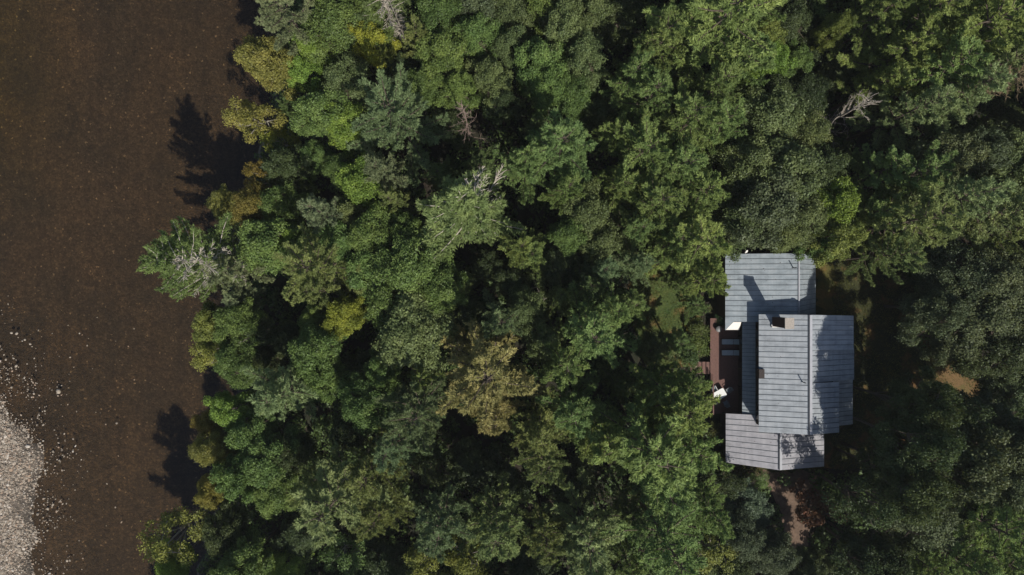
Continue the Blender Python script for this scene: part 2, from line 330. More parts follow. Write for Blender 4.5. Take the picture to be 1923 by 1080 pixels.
STONES = [(22, 625, .20, "left one of the top pair of pale stones in the brown shallows"), (32, 626, .17, "tan right one of the top pair of stones in the shallows"),
          (47, 638, .14, "small pale stone below the top pair in the shallows"), (57, 646, .19, "bright round stone standing right of the small stones in shallows"),
          (110, 735, .30, "largest flat grey stone standing alone in the brown water"), (132, 671, .14, "bright lone stone up and right of the large flat grey stone"),
          (164, 649, .15, "outermost pale stone far out in the brown water"), (64, 739, .20, "big bright round stone left of the large flat grey stone"),
          (31, 687, .22, "elongated pale stone in the loose scatter over the gravel bar")]
for sx_, sy_, r_, lb in STONES:
    v_, f_ = rocks(np.zeros((1, 3)), np.array([r_]), rng); p = P(sx_, sy_, WZ)
    tag(link("river_stone", mesh_np("river_stone", v_, f_, [M_STONE], smooth=True), loc=(p.x, p.y, WZ+0.03)), lb, "stone", "pale stones standing out of the shallow river")

# ---------------------------------------------------------------- house
house = link("house", None, loc=(0, 0, 0)); house.location = (29, -8, 0)
tag(house, "sprawling dark walled house under grey sheet metal roofs among the trees", "house")
HO = Vector((29, -8, 0))
class HB(MB):      # house-local builder
    def build(s, name, mats, parent=house, smooth=False, loc=None):
        off = HO if parent is not None else Vector((0, 0, 0))
        s.v = [(x-off.x, y-off.y, z-off.z) for x, y, z in s.v]
        return MB.build(s, name, mats, parent, smooth)
def roof(name, W0, E0, W1, E1, mat, pitch, label=None, extra=None, jitter=0.0, name_seed=1):
    """sloping sheet: W0/E0 west & east ends of the north edge, W1/E1 of the south edge; standing seams run west-east"""
    W0, E0, W1, E1 = map(Vector, (W0, E0, W1, E1)); b = HB()
    b.quadbox([W1, E1, E0, W0], 0.10, 0)
    n = (E1-W1).cross(W0-W1).normalized(); rr = random.Random(name_seed)
    L = (W1-W0).length; cnt = max(2, round(L/pitch))
    for i_ in range(1, cnt):
        t = i_/cnt; a_, c_ = W0.lerp(W1, t), E0.lerp(E1, t); d_ = (W1-W0).normalized()*0.022
        up = n*0.045; dn = n*0.004
        b.quadbox([a_+d_+up, c_+d_+up, c_-d_+up, a_-d_+up], 0, 1, down=dn-up)
    if extra: b.quadbox(extra, 0.10, 0)
    o = b.build(name, [mat, M_SEAM]);
    if label: o["label"] = label
    return o
# main upper roof
ZE, ZR = 7.0, 8.4; XW, XR = 26.23, 31.05; YN, YS = -2.85, -15.35
roof("roof", (XW, YN, ZE), (XR, YN, ZR), (XW, YS, ZE), (XR, YS, ZR), M_ROOFM, 0.57, "pale grey sunlit west slope of the main roof")
roof("roof", (XR, YN, ZR), (36.35, YN-0.15, 6.9), (XR, -6.55, ZR), (36.35, -6.6, 6.9), M_ROOFM, 0.52, "north end of the east slope, dappled with tree shade")
roof("roof", (XR, -6.6, ZR-0.05), (37.0, -6.6, 5.7), (XR, -9.95, ZR-0.05), (37.0, -9.95, 5.7), M_ROOFM, 0.52, "steeper recessed middle of the east slope in shade")
roof("roof", (XR, -10.0, ZR), (34.65, -10.0, 7.25), (XR, YS, ZR), (34.65, YS, 7.25), M_ROOFM, 0.52, "shed dormer roof on the shaded east side")
roof("roof", (34.4, -10.0, 5.9), (37.4, -10.0, 4.6), (34.4, -15.0, 5.9), (37.4, -15.0, 4.6), M_ROOFM, 0.52, "low outer roof strip below the east dormer")
# north wing
NZ = 4.8; NR = 6.3
roof("roof", (23.35, 3.67, NZ), (30.75, 3.67, NR), (23.35, -3.73, NZ), (30.75, -3.73, NR), M_ROOFN, 0.57, "blue grey north wing west slope crossed by the chimney shadow",
     extra=[Vector((23.35, -4.70, NZ)), Vector((24.25, -3.732, NZ+0.17)), Vector((23.35, -3.732, NZ))], name_seed=3)
roof("roof", (30.75, 3.67, NR), (33.6, 3.55, 4.0), (30.75, -3.73, NR), (33.6, -3.3, 4.0), M_ROOFN, 0.57, "steep narrow east slope of the north wing", name_seed=4)
b = HB(); b.quadbox([P(1361.5, 619.5, 3.9), P(1388, 619.5, 3.9), P(1392, 605, 4.55), P(1376.5, 605, 4.55)], 0.1); b.build("porch_cover", M_WHITE)["label"] = "bright white boarded porch cover at the wing's corner"
# south wing
roof("roof", (23.84, -14.05, 3.4), (29.25, -14.05, 5.0), (23.84, -19.5, 3.4), (29.25, -19.95, 5.0), M_ROOFS, 0.58, "pinkish grey west slope of the low south wing", name_seed=5)
roof("roof", (29.25, -14.05, 5.0), (34.8, -14.05, 3.4), (29.25, -19.95, 5.0), (34.8, -19.95, 3.4), M_ROOFS, 0.58, "east slope of the low south wing, mostly in shade", name_seed=6)
# shaded lean-to strip under the upper west eave
roof("roof", (25.6, -3.8, 3.6), (26.95, -3.8, 4.15), (25.6, -14.9, 3.6), (26.95, -14.9, 4.15), M_ROOFN, 0.42, "narrow lean-to roof in shade under the west eave", name_seed=7)
# ridge caps
def ridge(x, y0, y1, z, w=0.17, h=0.13, dzw=0.05):
    b = HB()
    b.quadbox([Vector((x-0.05, y1, z+h)), Vector((x+w*1.35, y1, z+h-0.05)), Vector((x+w*1.35, y0, z+h-0.05)), Vector((x-0.05, y0, z+h))], 0.12)
    b.quadbox([Vector((x-w, y1, z+h*0.5)), Vector((x-0.052, y1, z+h*0.8)), Vector((x-0.052, y0, z+h*0.8)), Vector((x-w, y0, z+h*0.5))], 0.08, 1)  # dark strip paints the cap's shadow line along its west side
    b.build("ridge_cap", [M_CAP, M_PIPE_SHADE])
ridge(XR, YN-0.02, YS+0.02, ZR); ridge(29.25, -15.36, -19.9, 5.0, 0.16); ridge(30.75, 3.65, -2.8, NR, 0.07, 0.12)
# fascia and walls
def wall(x0, y0, z0, x1, y1, z1, label=None):
    b = HB(); b.box(min(x0, x1), min(y0, y1), z0, max(x0, x1), max(y0, y1), z1); o = b.build("wall", M_WALL)
    if label: o["label"] = label
wall(26.9, -3.3, 0, 34.2, -15.0, 6.85, "dark upper storey walls of the main block")
wall(34.2, -3.35, 0, 36.0, -6.5, 6.6); wall(34.2, -6.6, 0, 36.9, -14.9, 4.5)
wall(23.75, 3.3, 0, 31.0, -3.28, 4.65); wall(31.0, 3.2, 0, 33.2, -3.25, 3.9); wall(24.2, -15.02, 0, 34.2, -19.3, 3.2)
wall(26.1, -3.9, 0, 26.88, -14.8, 3.55); wall(24.2, -14.35, 0, 26.08, -15.0, 3.2)
for z0, z1, x, yy in ((4.35, 6.3, 26.86, (-4.6, -6.4, -8.4, -11.6, -13.4)), (0.95, 3.0, 26.06, (-5.4, -8.2, -11.2))):
    for y in yy:
        b = HB(); b.box(x-0.05, y-1.1, z0, x+0.03, y, z1); wdw = b.build("window", M_WALL)
        b = HB(); b.box(x-0.07, y-1.0, z0+0.1, x-0.052, y-0.1, z1-0.1); g_ = b.build("pane", M_GLASS, house); g_.parent = wdw
# gable ends filling
for (xa, xb, xc, y, za, zb, zc) in ((26.9, XR, 34.2, -3.28, 7.05, 8.25, 7.3), (26.9, XR, 34.2, -15.02, 7.05, 8.25, 7.25), (23.8, 30.75, 33.2, 3.32, 4.75, 6.1, 4.2), (24.2, 29.25, 34.2, -19.32, 3.45, 4.8, 3.45)):
    b = HB(); sg = 0.1; b.v = [(xa, y, za-1), (xc, y, za-1), (xc, y, zc-0.15), (xb, y, zb), (xa, y, za-0.1), (xa, y-sg, za-1), (xc, y-sg, za-1), (xc, y-sg, zc-0.15), (xb, y-sg, zb), (xa, y-sg, za-0.1)]
    b.f = [[0, 1, 2, 3, 4], [9, 8, 7, 6, 5], [0, 5, 6, 1], [1, 6, 7, 2], [2, 7, 8, 3], [3, 8, 9, 4], [4, 9, 5, 0]]; b.m = [0]*7
    b.build("gable", M_WALL)
# chimney
CX0, CX1, CY0, CY1 = 27.5, 28.3, -4.1, -3.12
b = HB(); b.box(CX0, CY0, 5.5, CX1, CY1, 10.8); ch = b.build("chimney", M_BRICK); ch["label"] = "tall dark red brick chimney near the north end"
b = HB(); b.box(CX0-0.06, CY0-0.06, 10.8, CX1+0.06, CY1+0.06, 10.98); c_ = b.build("chimney_cap", M_CONC); c_.parent = ch
b = HB(); b.box(CX0-0.10, CY0-0.10, 7.30, CX1+0.05, CY0-0.003, 7.62); b.box(CX0-0.12, CY0-0.10, 7.2, CX0-0.003, CY0+0.2, 7.56); c_ = b.build("flashing", M_WHITE); c_.parent = ch
b = HB(); b.quadbox([Vector((28.44, -3.95, 7.78)), Vector((29.35, -3.62, 8.0)), Vector((28.44, -3.3, 7.78))], 0.08); c_ = b.build("cricket", M_ROOFM); c_.parent = ch
# second short flue box on the west eave, vent pipes
b = HB(); p = P(1431, 702, 7.4); b.box(p.x-0.30, p.y-0.50, 6.6, p.x+0.28, p.y+0.46, 7.36); b.build("flue_box", M_DARKB)["label"] = "small dark flue box cutting the west eave"
def pipe(px_, py_, z, h):
    p = P(px_, py_, z); b = HB(); b.tube([p-Vector((0, 0, .2)), p+Vector((0, 0, h))], [0.055, 0.055], 10); o = b.build("vent_pipe", M_PIPE_SHADE)
    b = HB(); b.tube([p-Vector((0, 0, .05)), p+Vector((0, 0, 0.12))], [0.17, 0.07], 12); c = b.build("pipe_collar", M_ROOFM); c.parent = o
pipe(1489, 503, 6.15, 1.0); pipe(1506, 717, 8.15, 0.95)
b = HB(); p = P(1398, 474, 4.9); b.tube([p, p+Vector((0.0, 0.0, 0.45))], [0.03, 0.03], 6); b.quadbox([p+Vector((-.1, -.14, .5)), p+Vector((.2, .0, .45)), p+Vector((.22, .22, .5)), p+Vector((-.02, .16, .62))], 0.03); b.build("antenna_dish", M_WHITE)

# ---------------------------------------------------------------- deck, steps, wall, furniture
deck = link("timber_deck", None, loc=(24.4, -9, 0)); tag(deck, "red stained timber deck with railing and steps along the house's west side", "deck")
def at(o, parent):   # keep world place under a parent Empty
    o.parent = parent; o.location = -parent.location; return o
DZ = 0.8; DX0, DX1, DY0, DY1 = 22.87, 26.08, -3.55, -14.55
b = MB(); x = DX0; r_ = random.Random(4)
while x < DX1-0.05:
    b.box(x, DY1, DZ-0.05, x+0.135, DY0, DZ+r_.uniform(-0.003, 0.003)); x += 0.147
at(b.build("boards", M_DECK), deck)
b = MB(); b.box(DX0+0.02, DY1+0.02, 0.02, DX0+0.08, DY0-0.02, DZ-0.06); b.box(DX0+0.1, DY0-0.1, 0.02, DX1, DY0-0.04, DZ-0.06); b.box(DX0+0.1, DY1+0.04, 0.02, DX1, DY1+0.1, DZ-0.06); at(b.build("skirt", M_WALL), deck)
def rail(y0, y1):
    b = MB(); b.box(DX0+0.02, y1, DZ+0.9, DX0+0.14, y0, DZ+0.95)
    b.box(DX0+0.06, y1, DZ+0.12, DX0+0.10, y0, DZ+0.17)
    o = at(b.build("railing", M_DECK), deck)
    b = MB(); n_ = int((y0-y1)/0.14)
    for i_ in range(n_+1):
        yy = y1+(y0-y1)*i_/n_; b.box(DX0+0.065, yy-0.015, DZ+0.17, DX0+0.095, yy+0.015, DZ+0.9)
    c = b.build("balusters", M_DECK); c.parent = o
rail(-10.0, -14.5)
b = MB()
for i_ in range(5):
    x1 = DX0-0.02-i_*0.42; b.box(x1-0.40, -10.0, DZ-0.15*(i_+1)-0.05, x1, -8.6, DZ-0.15*(i_+1)+0.0)
at(b.build("steps", M_DECK), deck)
for yy in (-9.93, -8.67):
    b = MB(); b.quadbox([Vector((DX0-2.1, yy-0.03, 0.12)), Vector((DX0-0.02, yy-0.03, 0.60)), Vector((DX0-0.02, yy+0.03, 0.60)), Vector((DX0-2.1, yy+0.03, 0.12))], 0, 0, Vector((0, 0, -0.12))); at(b.build("stringer", M_WALL), deck)


b = MB(); x0 = P(1296, 595).x; r_ = random.Random(2); yy = P(0, 594).y
while yy > P(0, 652).y:
    L_ = r_.uniform(0.3, 0.6); b.box(x0-0.15+r_.uniform(-.03, .03), yy-L_+0.02, 0, x0+0.16+r_.uniform(-.03, .03), yy, 0.55+r_.uniform(-.04, .04)); yy -= L_
tag(b.build("garden_wall", plain("field_stone", (0.16, 0.15, 0.13), 0.9, 0.4, 5)), "low stone garden wall between the mossy lawn and the hedge", "wall")

def lounger(px_, py_, label):
    p = P(px_, py_, DZ+0.4); r = link("sun_lounger", None, loc=(p.x, p.y, DZ)); tag(r, label, "sun lounger", "sun loungers on the shaded deck")
    b = MB(); b.box(-0.95, -0.36, 0.26, 0.95, -0.31, 0.32); b.box(-0.95, 0.31, 0.26, 0.95, 0.36, 0.32)
    for x in (-0.9, -0.3, 0.3, 0.88): b.box(x-0.02, -0.308, 0.27, x+0.02, 0.308, 0.31)
    b.build("frame", M_WALL, r)
    for sx_ in (-0.85, 0.85):
        for sy_ in (-0.335, 0.335):
            b = MB(); b.box(sx_-0.03, sy_-0.025, 0, sx_+0.03, sy_+0.025, 0.258); b.build("leg", M_WALL, r)
    b = MB(); b.box(-0.93, -0.3, 0.325, 0.38, 0.3, 0.42); o = b.build("cushion", M_CUSH, r)
    bv = o.modifiers.new("b", 'BEVEL'); bv.width = 0.03; bv.segments = 3
    b = MB(); b.quadbox([Vector((0.40, -0.3, 0.42)), Vector((0.98, -0.3, 0.62)), Vector((0.98, 0.3, 0.62)), Vector((0.40, 0.3, 0.42))], 0.08); o = b.build("backrest", M_CUSH, r)
    bv = o.modifiers.new("b", 'BEVEL'); bv.width = 0.03; bv.segments = 3
lounger(1371, 642, "blue grey cushioned sun lounger nearer the white porch cover"); lounger(1371, 662.5, "blue grey cushioned sun lounger, the lower of the pair on the deck")

tp = P(1351.5, 741, DZ+0.74); ta = math.radians(30)
tb = link("patio_table", None, loc=(tp.x, tp.y, DZ)); tb.rotation_euler.z = ta; tag(tb, "white patio table with a dark centre hole on the deck", "table")
pts = []; hw, hd, cr = 0.72, 0.50, 0.18
for cx_, cy_, a0 in ((hw-cr, hd-cr, 0), (-hw+cr, hd-cr, 90), (-hw+cr, -hd+cr, 180), (hw-cr, -hd+cr, 270)):
    for k_ in range(5): a_ = math.radians(a0+k_*22.5); pts.append(Vector((cx_+cr*math.cos(a_), cy_+cr*math.sin(a_), 0.74)))
b = MB(); b.quadbox(pts, 0.035); b.build("table_top", M_PLASTIC, tb)
b = MB(); b.tube([(0, 0, 0.745), (0, 0, 0.76)], [0.06, 0.05], 10); b.build("hole_cap", M_DARK, tb)
for sx_ in (-1, 1):
    for sy_ in (-1, 1):
        b = MB(); b.tube([(sx_*0.6, sy_*0.38, 0), (sx_*0.52, sy_*0.34, 0.70)], [0.025, 0.03], 8); b.build("leg", M_PLASTIC, tb)
def chair(px_, py_, rot, fabric, frame, label):
    p = P(px_, py_, DZ+0.45); r = link("patio_chair", None, loc=(p.x, p.y, DZ)); r.rotation_euler.z = math.radians(rot)
    tag(r, label, "chair", "patio chairs round the white table")
    b = MB(); b.quadbox([Vector((-0.24, -0.24, 0.43)), Vector((0.24, -0.24, 0.43)), Vector((0.24, 0.24, 0.45)), Vector((-0.24, 0.24, 0.45))], 0.03); b.build("seat", fabric, r)
    b = MB(); b.quadbox([Vector((-0.24, -0.26, 0.46)), Vector((0.24, -0.26, 0.46)), Vector((0.24, -0.42, 0.92)), Vector((-0.24, -0.42, 0.92))], 0.03); b.build("backrest", fabric, r)
    for s in (-1, 1):
        b = MB(); b.box(s*0.27-0.025, -0.32, 0.64, s*0.27+0.025, 0.22, 0.67); b.build("armrest", frame, r)
        for y_ in (-0.3, 0.2):
            b = MB(); b.tube([(s*0.27, y_, 0), (s*0.27, y_, 0.638)], [0.018, 0.018], 8); b.build("leg", frame, r)
chair(1341, 731, 205, M_GREYF, M_PLASTIC, "white framed patio chair at the table's upper left side"); chair(1368, 733, 125, M_GREYF, M_GREYF, "grey patio chair at the table's upper right end")
chair(1344, 751, -30, M_GREYF, M_PLASTIC, "shaded patio chair at the table's lower left side"); chair(1363, 757, 25, M_GREYF, M_GREYF, "shaded grey patio chair at the table's lower right side")
p = P(1350, 618, DZ+0.5); b = MB(); b.tube([(0, 0, 0), (0, 0, .1), (0, 0, .5), (0, 0, .56)], [0.22, 0.28, 0.36, 0.33], 18); tag(b.build("planter", M_GREYP, None, True, (p.x, p.y, DZ)), "round grey pot standing on the sunlit deck strip", "pot")
p = P(1327, 834, 0.3); b = MB(); b.tube([(0, 0, 0), (0, 0, .3), (0, 0, .42), (0, 0, .46)], [0.12, 0.22, 0.18, 0.05], 14)
p = P(1352.5, 834.5, 0.3); tag(b.build("garden_globe", M_GREYP, None, True, (p.x, p.y, 0)), "small grey round garden ornament by the south wing's west wall", "garden ornament")

# ---------------------------------------------------------------- tree generators
def tubes_np(segs, k=5):
    """segs: list of (pts, rads) -> V,F quads"""
    b = MB()
    for pts, rads in segs: b.tube(pts, rads, k)
    return b
def quads_from(pos, nrm, size, rng, aspect=0.62):
    """diamond leaves"""
    n = len(pos); nrm = nrm/np.linalg.norm(nrm, axis=1, keepdims=True)
    u = rng.normal(size=(n, 3)); u -= (u*nrm).sum(1, keepdims=True)*nrm; u /= np.linalg.norm(u, axis=1, keepdims=True); w = np.cross(nrm, u)
    s = size[:, None]
    V = np.stack([pos-u*s, pos+w*s*aspect, pos+u*s, pos-w*s*aspect], 1).reshape(-1, 3)
    return V, np.arange(4*n).reshape(-1, 4)
def pine(seed, H=20.0, R=4.6, t0=0.34, nl=78, bare=None, blades=9, top=0.85, wisp=1.0, bw=0.05, bs=1.0):
    rg = np.random.default_rng(seed); segs = []; T = []; D = []
    lean = rg.uniform(-0.5, 0.5, 2); amp = rg.uniform(0.6, 1.25, 9)
    def tr(z): return Vector((lean[0]*(z/H)**2, lean[1]*(z/H)**2, z))
    segs.append(([tr(z) for z in np.linspace(0, H*0.97, 9)], [0.30*(1-0.9*q) for q in np.linspace(0, 1, 9)]))
    az = rg.uniform(0, 6.28)
    for i_ in range(nl):
        t = t0+(1-t0)*((i_+rg.random())/nl)**0.85; z = H*t; az += 1.2566+(0.55 if i_ % 5 == 0 else 0)+rg.uniform(-0.18, 0.18)
        sec = amp[int((az % 6.283)/6.283*9) % 9]
        L = R*((1-t)/(1-t0)*0.92+0.05)**top*rg.uniform(0.58, 1.2)*sec + 0.25
        isbare = bare is not None and math.cos(az-bare[0]) > bare[1] and t < bare[2]
        if isbare: L *= 0.9
        up = 0.12+0.75*((t-t0)/(1-t0))**1.5+rg.uniform(-0.08, 0.12)
        d0 = Vector((math.cos(az), math.sin(az), up)).normalized(); p = tr(z); pts = [p]; nseg = 6; d = d0
        for s_ in range(nseg):
            d = (d+Vector((rg.uniform(-.12, .12), rg.uniform(-.12, .12), rg.uniform(-0.02, 0.12)))).normalized(); pts.append(pts[-1]+d*(L/nseg))
        segs.append((pts, [0.075*(1-0.85*q/nseg)*(0.5+L/R*0.6) for q in range(nseg+1)]))
        A = np.array([tuple(q) for q in pts]); cum = np.linspace(0, 1, nseg+1)
        side = np.array([-math.sin(az), math.cos(az), 0.0]); fw = np.array([math.cos(az), math.sin(az), 0.0])
        s0 = 0.22 if L > 1 else 0.05; s = s0
        while s < 1.0:
            base = np.array([np.interp(s, cum, A[:, c]) for c in range(3)])
            for sg in (-1, 1):
                bl = (0.25*L*(1.02-s)*(0.35+min(1, s*1.8)*0.65)+0.24)*rg.uniform(0.55, 1.3)*wisp; an = rg.uniform(0.35, 0.8)
                dr = fw*math.cos(an)+side*sg*math.sin(an)+np.array([0, 0, rg.uniform(-0.05, 0.35)])
                if isbare:
                    if rg.random() < 0.6: segs.append(([Vector(base), Vector(base+dr*bl*0.6), Vector(base+dr*bl*1.1+rg.normal(size=3)*0.1)], [0.04, 0.028, 0.012]))
                    if rg.random() < 0.85: continue
                nt_ = max(2, int(bl/0.2)); q = (np.arange(nt_)+1)/nt_
                pp = base+dr*bl*q[:, None]+rg.normal(size=(nt_, 3))*0.06; T.append(pp); D.append(np.repeat(dr[None], nt_, 0))
            s += 0.23/max(L, 0.5)
        T.append(A[-1:]); D.append(fw[None])
    T = np.concatenate(T); D = np.concatenate(D); n = len(T)
    P_ = np.repeat(T, blades, 0); Dr = np.repeat(D, blades, 0)*0.9+rg.normal(size=(n*blades, 3))*0.6+np.array([0, 0, 0.3]); Dr /= np.linalg.norm(Dr, axis=1, keepdims=True)
    ln = rg.uniform(0.16, 0.34, n*blades)[:, None]*bs; w = np.cross(Dr, rg.normal(size=(n*blades, 3))*0.55+np.array([0, 0, 1.0])); w /= np.linalg.norm(w, axis=1, keepdims=True)
    P_ = P_+rg.normal(size=P_.shape)*0.05
    V = np.stack([P_-w*bw, P_+w*bw, P_+Dr*ln], 1).reshape(-1, 3); F = np.arange(3*n*blades).reshape(-1, 3)
    crown = mesh_np("pine_crown", V, F, [M_NEED]); tb_ = tubes_np(segs, 5)
    return crown, tb_.mesh("pine_trunk", [M_BARK if bare is None else M_PALE], True)
def broad(seed, H=15.0, R=4.2, lobes=46, nleaf=420, ls=0.135, flat=0.75, sparse=1.0, bark=None, zc=0.68):
    rg = np.random.default_rng(seed); segs = []; PV = []; NV = []
    ph = rg.uniform(0, 6.28, 4); C0 = np.array([0, 0, H*zc]); hz = H*(1-zc)*0.92
    segs.append(([Vector((0, 0, 0)), Vector((0.1, 0.1, H*0.25)), Vector((rg.uniform(-.3, .3), rg.uniform(-.3, .3), H*0.5)), Vector((rg.uniform(-.5, .5), rg.uniform(-.5, .5), H*0.8))], [0.26, 0.21, 0.15, 0.06]))
    limbs = []
    for i_ in range(7):
        a = i_*0.9+rg.uniform(-.3, .3); z = H*rg.uniform(0.3, 0.5); e = C0+np.array([math.cos(a)*R*0.55, math.sin(a)*R*0.55, rg.uniform(-.1, .5)*hz]); m_ = (np.array([0, 0, z])+e)/2+rg.normal(size=3)*0.3
        segs.append(([Vector((0, 0, z)), Vector(m_), Vector(e)], [0.11, 0.08, 0.04])); limbs.append(e)
    limbs = np.array(limbs)
    for i_ in range(lobes):
        u = rg.uniform(-0.45, 1.0); a = i_*2.399+rg.uniform(-.4, .4); ru = math.sqrt(max(0, 1-u*u))
        rad = (0.80+0.20*math.sin(2*a+ph[0])+0.15*math.sin(3*a+ph[1])+0.13*math.sin(5*a+ph[2]))*rg.uniform(0.62, 1.12)
        c = C0+np.array([math.cos(a)*ru*R*rad, math.sin(a)*ru*R*rad, u*hz*rg.uniform(0.75, 1.08)])
        rl = R*rg.uniform(0.10, 0.25); n = int(nleaf*(rl/(R*0.20))**2*sparse)
        j_ = np.argmin(((limbs-c)**2).sum(1)); segs.append(([Vector(limbs[j_]), Vector((limbs[j_]+c)/2+rg.normal(size=3)*0.15), Vector(c)], [0.045, 0.03, 0.012]))
        d = rg.normal(size=(n, 3)); d[:, 2] = np.abs(d[:, 2])*1.0-0.25; d /= np.linalg.norm(d, axis=1, keepdims=True)
        bump = 1+0.22*np.sin(d[:, 0]*5+i_)*np.sin(d[:, 1]*5+2*i_)
        p = c+d*(rl*bump*(0.55+0.5*np.sqrt(rg.random(n))))[:, None]*np.array([1, 1, flat])+rg.normal(size=(n, 3))*0.15
        PV.append(p); NV.append(d*0.6+rg.normal(size=(n, 3))*0.55+np.array([0, 0, 0.55]))
    PV = np.concatenate(PV); NV = np.concatenate(NV)
    V, F = quads_from(PV, NV, rg.uniform(0.7, 1.25, len(PV))*ls, rg)
    return mesh_np("leaf_crown", V, F, [M_LEAF]), tubes_np(segs, 5).mesh("leaf_trunk", [bark or M_BARK], True)
def bare_tree(seed, H=14.0, R=3.0, n=26, mat=None, twigs=5, t0=0.25, bias=None):
    rg = np.random.default_rng(seed); segs = []; tw = []
    segs.append(([Vector((0, 0, 0)), Vector((0.1, 0, H*.35)), Vector((0.2, .1, H*.7)), Vector((0.1, .2, H))], [0.20, 0.14, 0.08, 0.015]))
    for i_ in range(n):
        t = rg.uniform(t0, 0.97); a = (bias+rg.normal()*0.8) if bias is not None and rg.random() < 0.7 else rg.uniform(0, 6.28)
        L = R*(1.1-t)**0.6*rg.uniform(0.5, 1.2); d = Vector((math.cos(a), math.sin(a), rg.uniform(0.1, 0.9))).normalized(); p = Vector((0.2*t, 0.15*t, H*t)); pts = [p]
        for k_ in range(5): d = (d+Vector(rg.normal(size=3)*0.16)).normalized(); pts.append(pts[-1]+d*L/5)
        segs.append((pts, [0.045, 0.038, 0.03, 0.022, 0.014, 0.006]))
        for k_ in range(twigs):
            s = pts[rg.integers(1, 6)]; dd = (d+Vector(rg.normal(size=3)*0.7)).normalized(); l2 = L*rg.uniform(.15, .4); q = s+dd*l2*0.5+Vector(rg.normal(size=3)*0.05)
            tw.append(([s, q, q+(dd+Vector(rg.normal(size=3)*0.4))*l2*0.5], [0.025, 0.016, 0.005]))
    return tubes_np(segs, 6).mesh("dead_trunk", [mat or M_DEAD], True), tubes_np(tw, 4).mesh("dead_twigs", [mat or M_DEAD])

# prototypes: (crown mesh, trunk mesh, R, H)
PR = {}
for i_ in range(7): PR['p%d' % i_] = (*pine(100+i_, 20, 4.6, t0=[.34, .3, .42, .36, .3, .45, .38][i_], nl=[48, 38, 44, 40, 50, 36, 56][i_], top=[.6, .42, .45, .5, .55, .4, .6][i_], blades=[10, 13, 11, 13, 10, 13, 9][i_]), 4.6, 20)
for i_ in range(6): PR['d%d' % i_] = (*broad(200+i_, 15, 4.2, lobes=[92, 78, 105, 84, 98, 74][i_], nleaf=[400, 420, 370, 410, 380, 430][i_], ls=[.122, .135, .11, .128, .115, .135][i_]), 4.2, 15)
PR['s0'] = (*broad(300, 14, 3.8, lobes=30, nleaf=260, ls=.13, sparse=0.8, bark=M_BIRCH), 3.8, 14)
PR['s1'] = (*broad(301, 14, 3.8, lobes=34, nleaf=220, ls=.13, sparse=0.8, bark=M_BIRCH), 3.8, 14)
PR['t0'] = (PR['s0'][0], broad(300, 14, 3.8, lobes=30, nleaf=10, ls=.13, bark=M_BARK)[1], 3.8, 14); PR['t1'] = (PR['s1'][0], broad(301, 14, 3.8, lobes=34, nleaf=10, ls=.13, bark=M_BARK)[1], 3.8, 14)
PR['river'] = (*pine(401, 23, 5.4, t0=.30, nl=84, bare=(-0.5, 0.1, 0.9), blades=9, top=.6), 5.4, 23)
PR['snagp'] = (*pine(402, 20, 4.6, t0=.34, nl=80, bare=(-1.3, 0.45, 0.95), top=.75), 4.6, 20)
PR['snagq'] = (*pine(403, 20, 4.6, t0=.34, nl=84, bare=(0.9, 0.8, 0.97), top=.8), 4.6, 20)

COL = {  # leaf colours (object colour); lower-right shade darkened into dark and grey green leafy
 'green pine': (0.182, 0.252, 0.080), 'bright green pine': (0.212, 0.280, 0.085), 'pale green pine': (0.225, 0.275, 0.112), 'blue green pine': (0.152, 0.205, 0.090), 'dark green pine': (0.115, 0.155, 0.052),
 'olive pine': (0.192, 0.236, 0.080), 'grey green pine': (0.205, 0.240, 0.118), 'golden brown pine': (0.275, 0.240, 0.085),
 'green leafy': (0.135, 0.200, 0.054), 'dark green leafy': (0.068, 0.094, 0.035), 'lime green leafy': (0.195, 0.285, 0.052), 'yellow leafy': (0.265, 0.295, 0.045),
 'golden olive leafy': (0.235, 0.225, 0.055), 'orange gold leafy': (0.235, 0.190, 0.045), 'sage green leafy': (0.138, 0.180, 0.068), 'grey green leafy': (0.108, 0.132, 0.060), 'dim blue green leafy': (0.085, 0.115, 0.062), 'olive green leafy': (0.195, 0.220, 0.052)}
